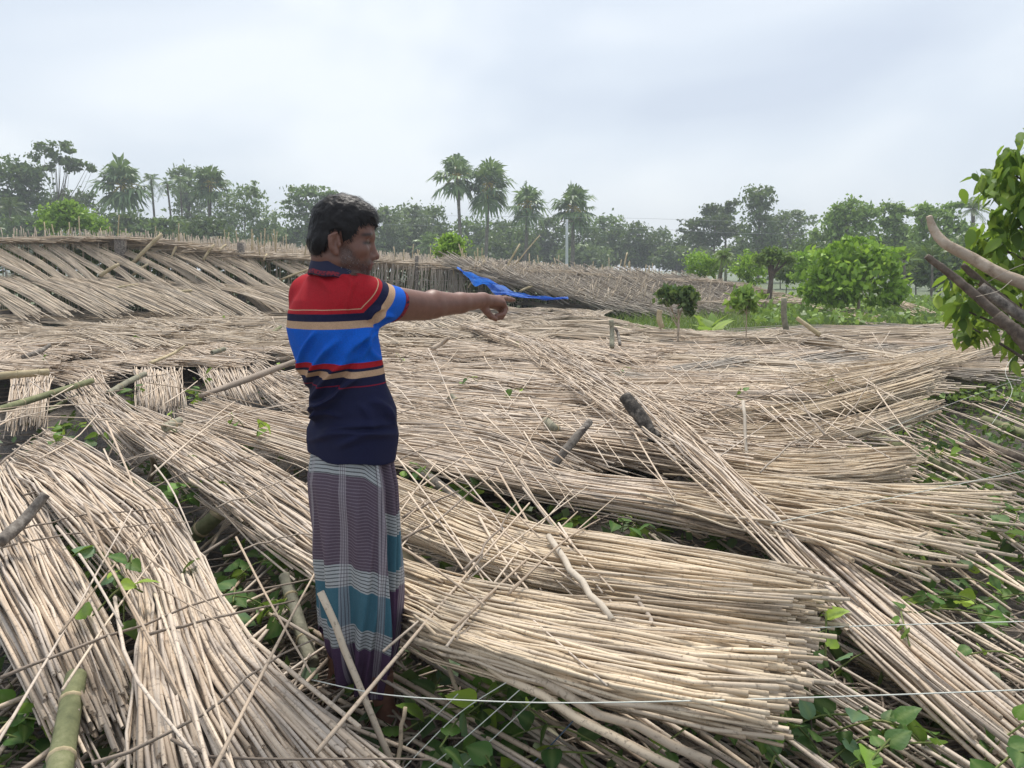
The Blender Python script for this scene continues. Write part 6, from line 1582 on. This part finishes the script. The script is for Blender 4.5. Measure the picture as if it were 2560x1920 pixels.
fold += -.020 * gs(TH + 1.02 - .25 * (VVv - .3), .13) * sstep(.62, .25, VVv)                # crease between the legs
fold += .016 * gs(TH + .78 - .35 * (VVv - .3), .14) * sstep(.75, .3, VVv)
fold += .010 * gs(TH + 1.3, .15) * sstep(.6, .2, VVv)
fold += .012 * gs(TH + .05 + .10 * VVv, .05) + .010 * gs(TH - .18, .05) - .010 * gs(TH - .07, .045) + .009 * gs(TH - .38, .06) - .008 * gs(TH - .28, .05)   # pleats of the overlap
fold += .006 * gs(TH + .30 - .3 * (1 - VVv), .07) * dn
fold += .0025 * np.sin(46 * ZZ + 3 * TH) * sstep(.45, 1, VVv) * gs(TH + .6, .6)
fold = fold + .0055 * fbm(TH * 2.2 + VVv * 1.5, VVv * 4.0 - TH, 21, 3) * (.35 + dn)
for a_, b2_, w_, m_ in [(-1.25, .75, .09, .009), (-.95, .85, .07, .008), (-.65, .75, .08, .009), (-1.7, .5, .10, .007), (-2.1, .3, .09, .006)]:
    fold += m_ * gs(TH - (a_ + b2_ * VVv), w_) * sstep(.98, .55, VVv)
fold = fold * 1.35 + .004 * np.sin(7 * TH + 9 * VVv) * np.sin(math.pi * VVv)
rw = hwz + fold; rd = hwz * .68 + fold
sx = np.sign(np.cos(TH)) * np.abs(np.cos(TH)) ** .9; sy = np.sign(np.sin(TH)) * np.abs(np.sin(TH)) ** .9
LX = cxz + rw * sx * BR[0] + rd * sy * BF[0]; LY = 2.21 + rw * sx * BR[1] + rd * sy * BF[1]
I = np.arange(NT * NZ).reshape(NT, NZ); In = np.roll(I, -1, 0)
q = np.stack([I[:, :-1], In[:, :-1], In[:, 1:], I[:, 1:]], -1).reshape(-1, 4)
UU = TH * .150 + .012 * np.sin(VVv * 5) + .03 * dn * gs(TH + .8, .5) * 0
WW = ZZ + .016 * np.sin(TH * 2 + .5) + .002 * np.sin(TH * 5 + 8 * VVv) + .02 * dn * np.cos(TH + 1.0)
wrapR = sstep(-.03, .02, TH + .10 * VVv - .0)
WW = WW - wrapR * .19 + .35 * np.clip(TH + .45, 0, .6) * .18 * VVv
m, nt, b, out = new_mat('checked_cotton')
au, av = attr(nt, 'wrap_u').outputs['Fac'], attr(nt, 'wrap_v').outputs['Fac']
PUR, WHT, TEAL = (.095, .070, .095), (.36, .38, .39), (.050, .130, .175)
PUR2 = (.075, .042, .085)
hc = ramp(nt, av, [(0, PUR2), (.352, WHT), (.415, TEAL), (.535, WHT), (.600, PUR), (.862, WHT), (.930, TEAL), (1, TEAL)], True)
def lines(s_, period, duty, ph=0):
    f_ = math_n(nt, 'FRACT', math_n(nt, 'MULTIPLY_ADD', s_, 1 / period, ph)); return math_n(nt, 'LESS_THAN', f_, duty)
wht_m = ramp(nt, av, [(0, (0,) * 3), (.352, (1,) * 3), (.415, (0,) * 3), (.535, (1,) * 3), (.600, (0,) * 3), (.862, (1,) * 3), (.930, (0,) * 3), (1, (0,) * 3)], True)
pur_m = ramp(nt, av, [(0, (0,) * 3), (.600, (1,) * 3), (.862, (0,) * 3), (1, (0,) * 3)], True)
c = mixc(nt, math_n(nt, 'MULTIPLY', math_n(nt, 'MULTIPLY', lines(av, .0108, .30), wht_m), .8), hc, (.02, .02, .025))
c = mixc(nt, math_n(nt, 'MULTIPLY', math_n(nt, 'MULTIPLY', lines(av, .0092, .34), pur_m), .26), c, (.34, .30, .34))
# vertical bands
ub = math_n(nt, 'FRACT', math_n(nt, 'MULTIPLY_ADD', au, 1 / .136, 20 + .30))
vb = math_n(nt, 'LESS_THAN', ub, .20)
c = mixc(nt, math_n(nt, 'MULTIPLY', vb, .30), c, (.55, .52, .55))
c = mixc(nt, math_n(nt, 'MULTIPLY', math_n(nt, 'MULTIPLY', lines(au, .0082, .28), vb), .65), c, (.04, .03, .045))
nf_ = noise(nt, 300, 2, .5, pos(nt))
c = mixc(nt, .10, c, ramp(nt, nf_, [(.3, (0, 0, 0)), (.7, (1, 1, 1))]), 'OVERLAY')
nt.links.new(c, b.inputs['Base Color']); b.inputs['Roughness'].default_value = .85; b.inputs['Specular IOR Level'].default_value = .12
bump(nt, b, nf_, .12, .002)
M['lungi'] = m
LV = np.stack([LX, LY, ZZ], -1).reshape(-1, 3)
# closed at the hem by an inner face so that the cloth has thickness
inner = LV.reshape(NT, NZ, 3)[:, :40].copy(); ctr = np.stack([cxz[:, :40], np.full((NT, 40), 2.21)], -1)
inner[..., :2] = ctr + (inner[..., :2] - ctr) * .975
nI = np.arange(NT * 40).reshape(NT, 40) + NT * NZ; nIn = np.roll(nI, -1, 0)
q2 = np.stack([nI[:, :-1], nI[:, 1:], nIn[:, 1:], nIn[:, :-1]], -1).reshape(-1, 4)
q3 = np.stack([I[:, 0], nI[:, 0], nIn[:, 0], In[:, 0]], -1)
AV = np.concatenate([LV, inner.reshape(-1, 3)])
uu = np.concatenate([UU.ravel(), UU[:, :40].ravel()]); ww = np.concatenate([WW.ravel(), WW[:, :40].ravel()])
obj('wrap_skirt', AV, [q, q2, q3], M['lungi'], person, {'wrap_u': uu, 'wrap_v': ww})
# ------------------------------------------------------------------ damp air
V, F = box(-320, 320, -12, 330, -1.2, 24)
m = bpy.data.materials.new('damp_air'); m.use_nodes = True
nt = m.node_tree; nt.nodes.clear()
out = nt.nodes.new('ShaderNodeOutputMaterial'); pv = nt.nodes.new('ShaderNodeVolumePrincipled')
pv.inputs['Color'].default_value = (.86, .91, .97, 1); pv.inputs['Density'].default_value = HAZE
nt.links.new(pv.outputs[0], out.inputs['Volume'])
o = obj('haze', V, [F], m, None, smooth=False); tag(o, 'damp haze in the air over the field', 'haze', kind='stuff')
print('objects', len(bpy.data.objects), 'tris', sum(sum(len(p.vertices) - 2 for p in o.data.polygons) if False else len(o.data.loops) - 2 * len(o.data.polygons) for o in bpy.data.objects if o.type == 'MESH'))
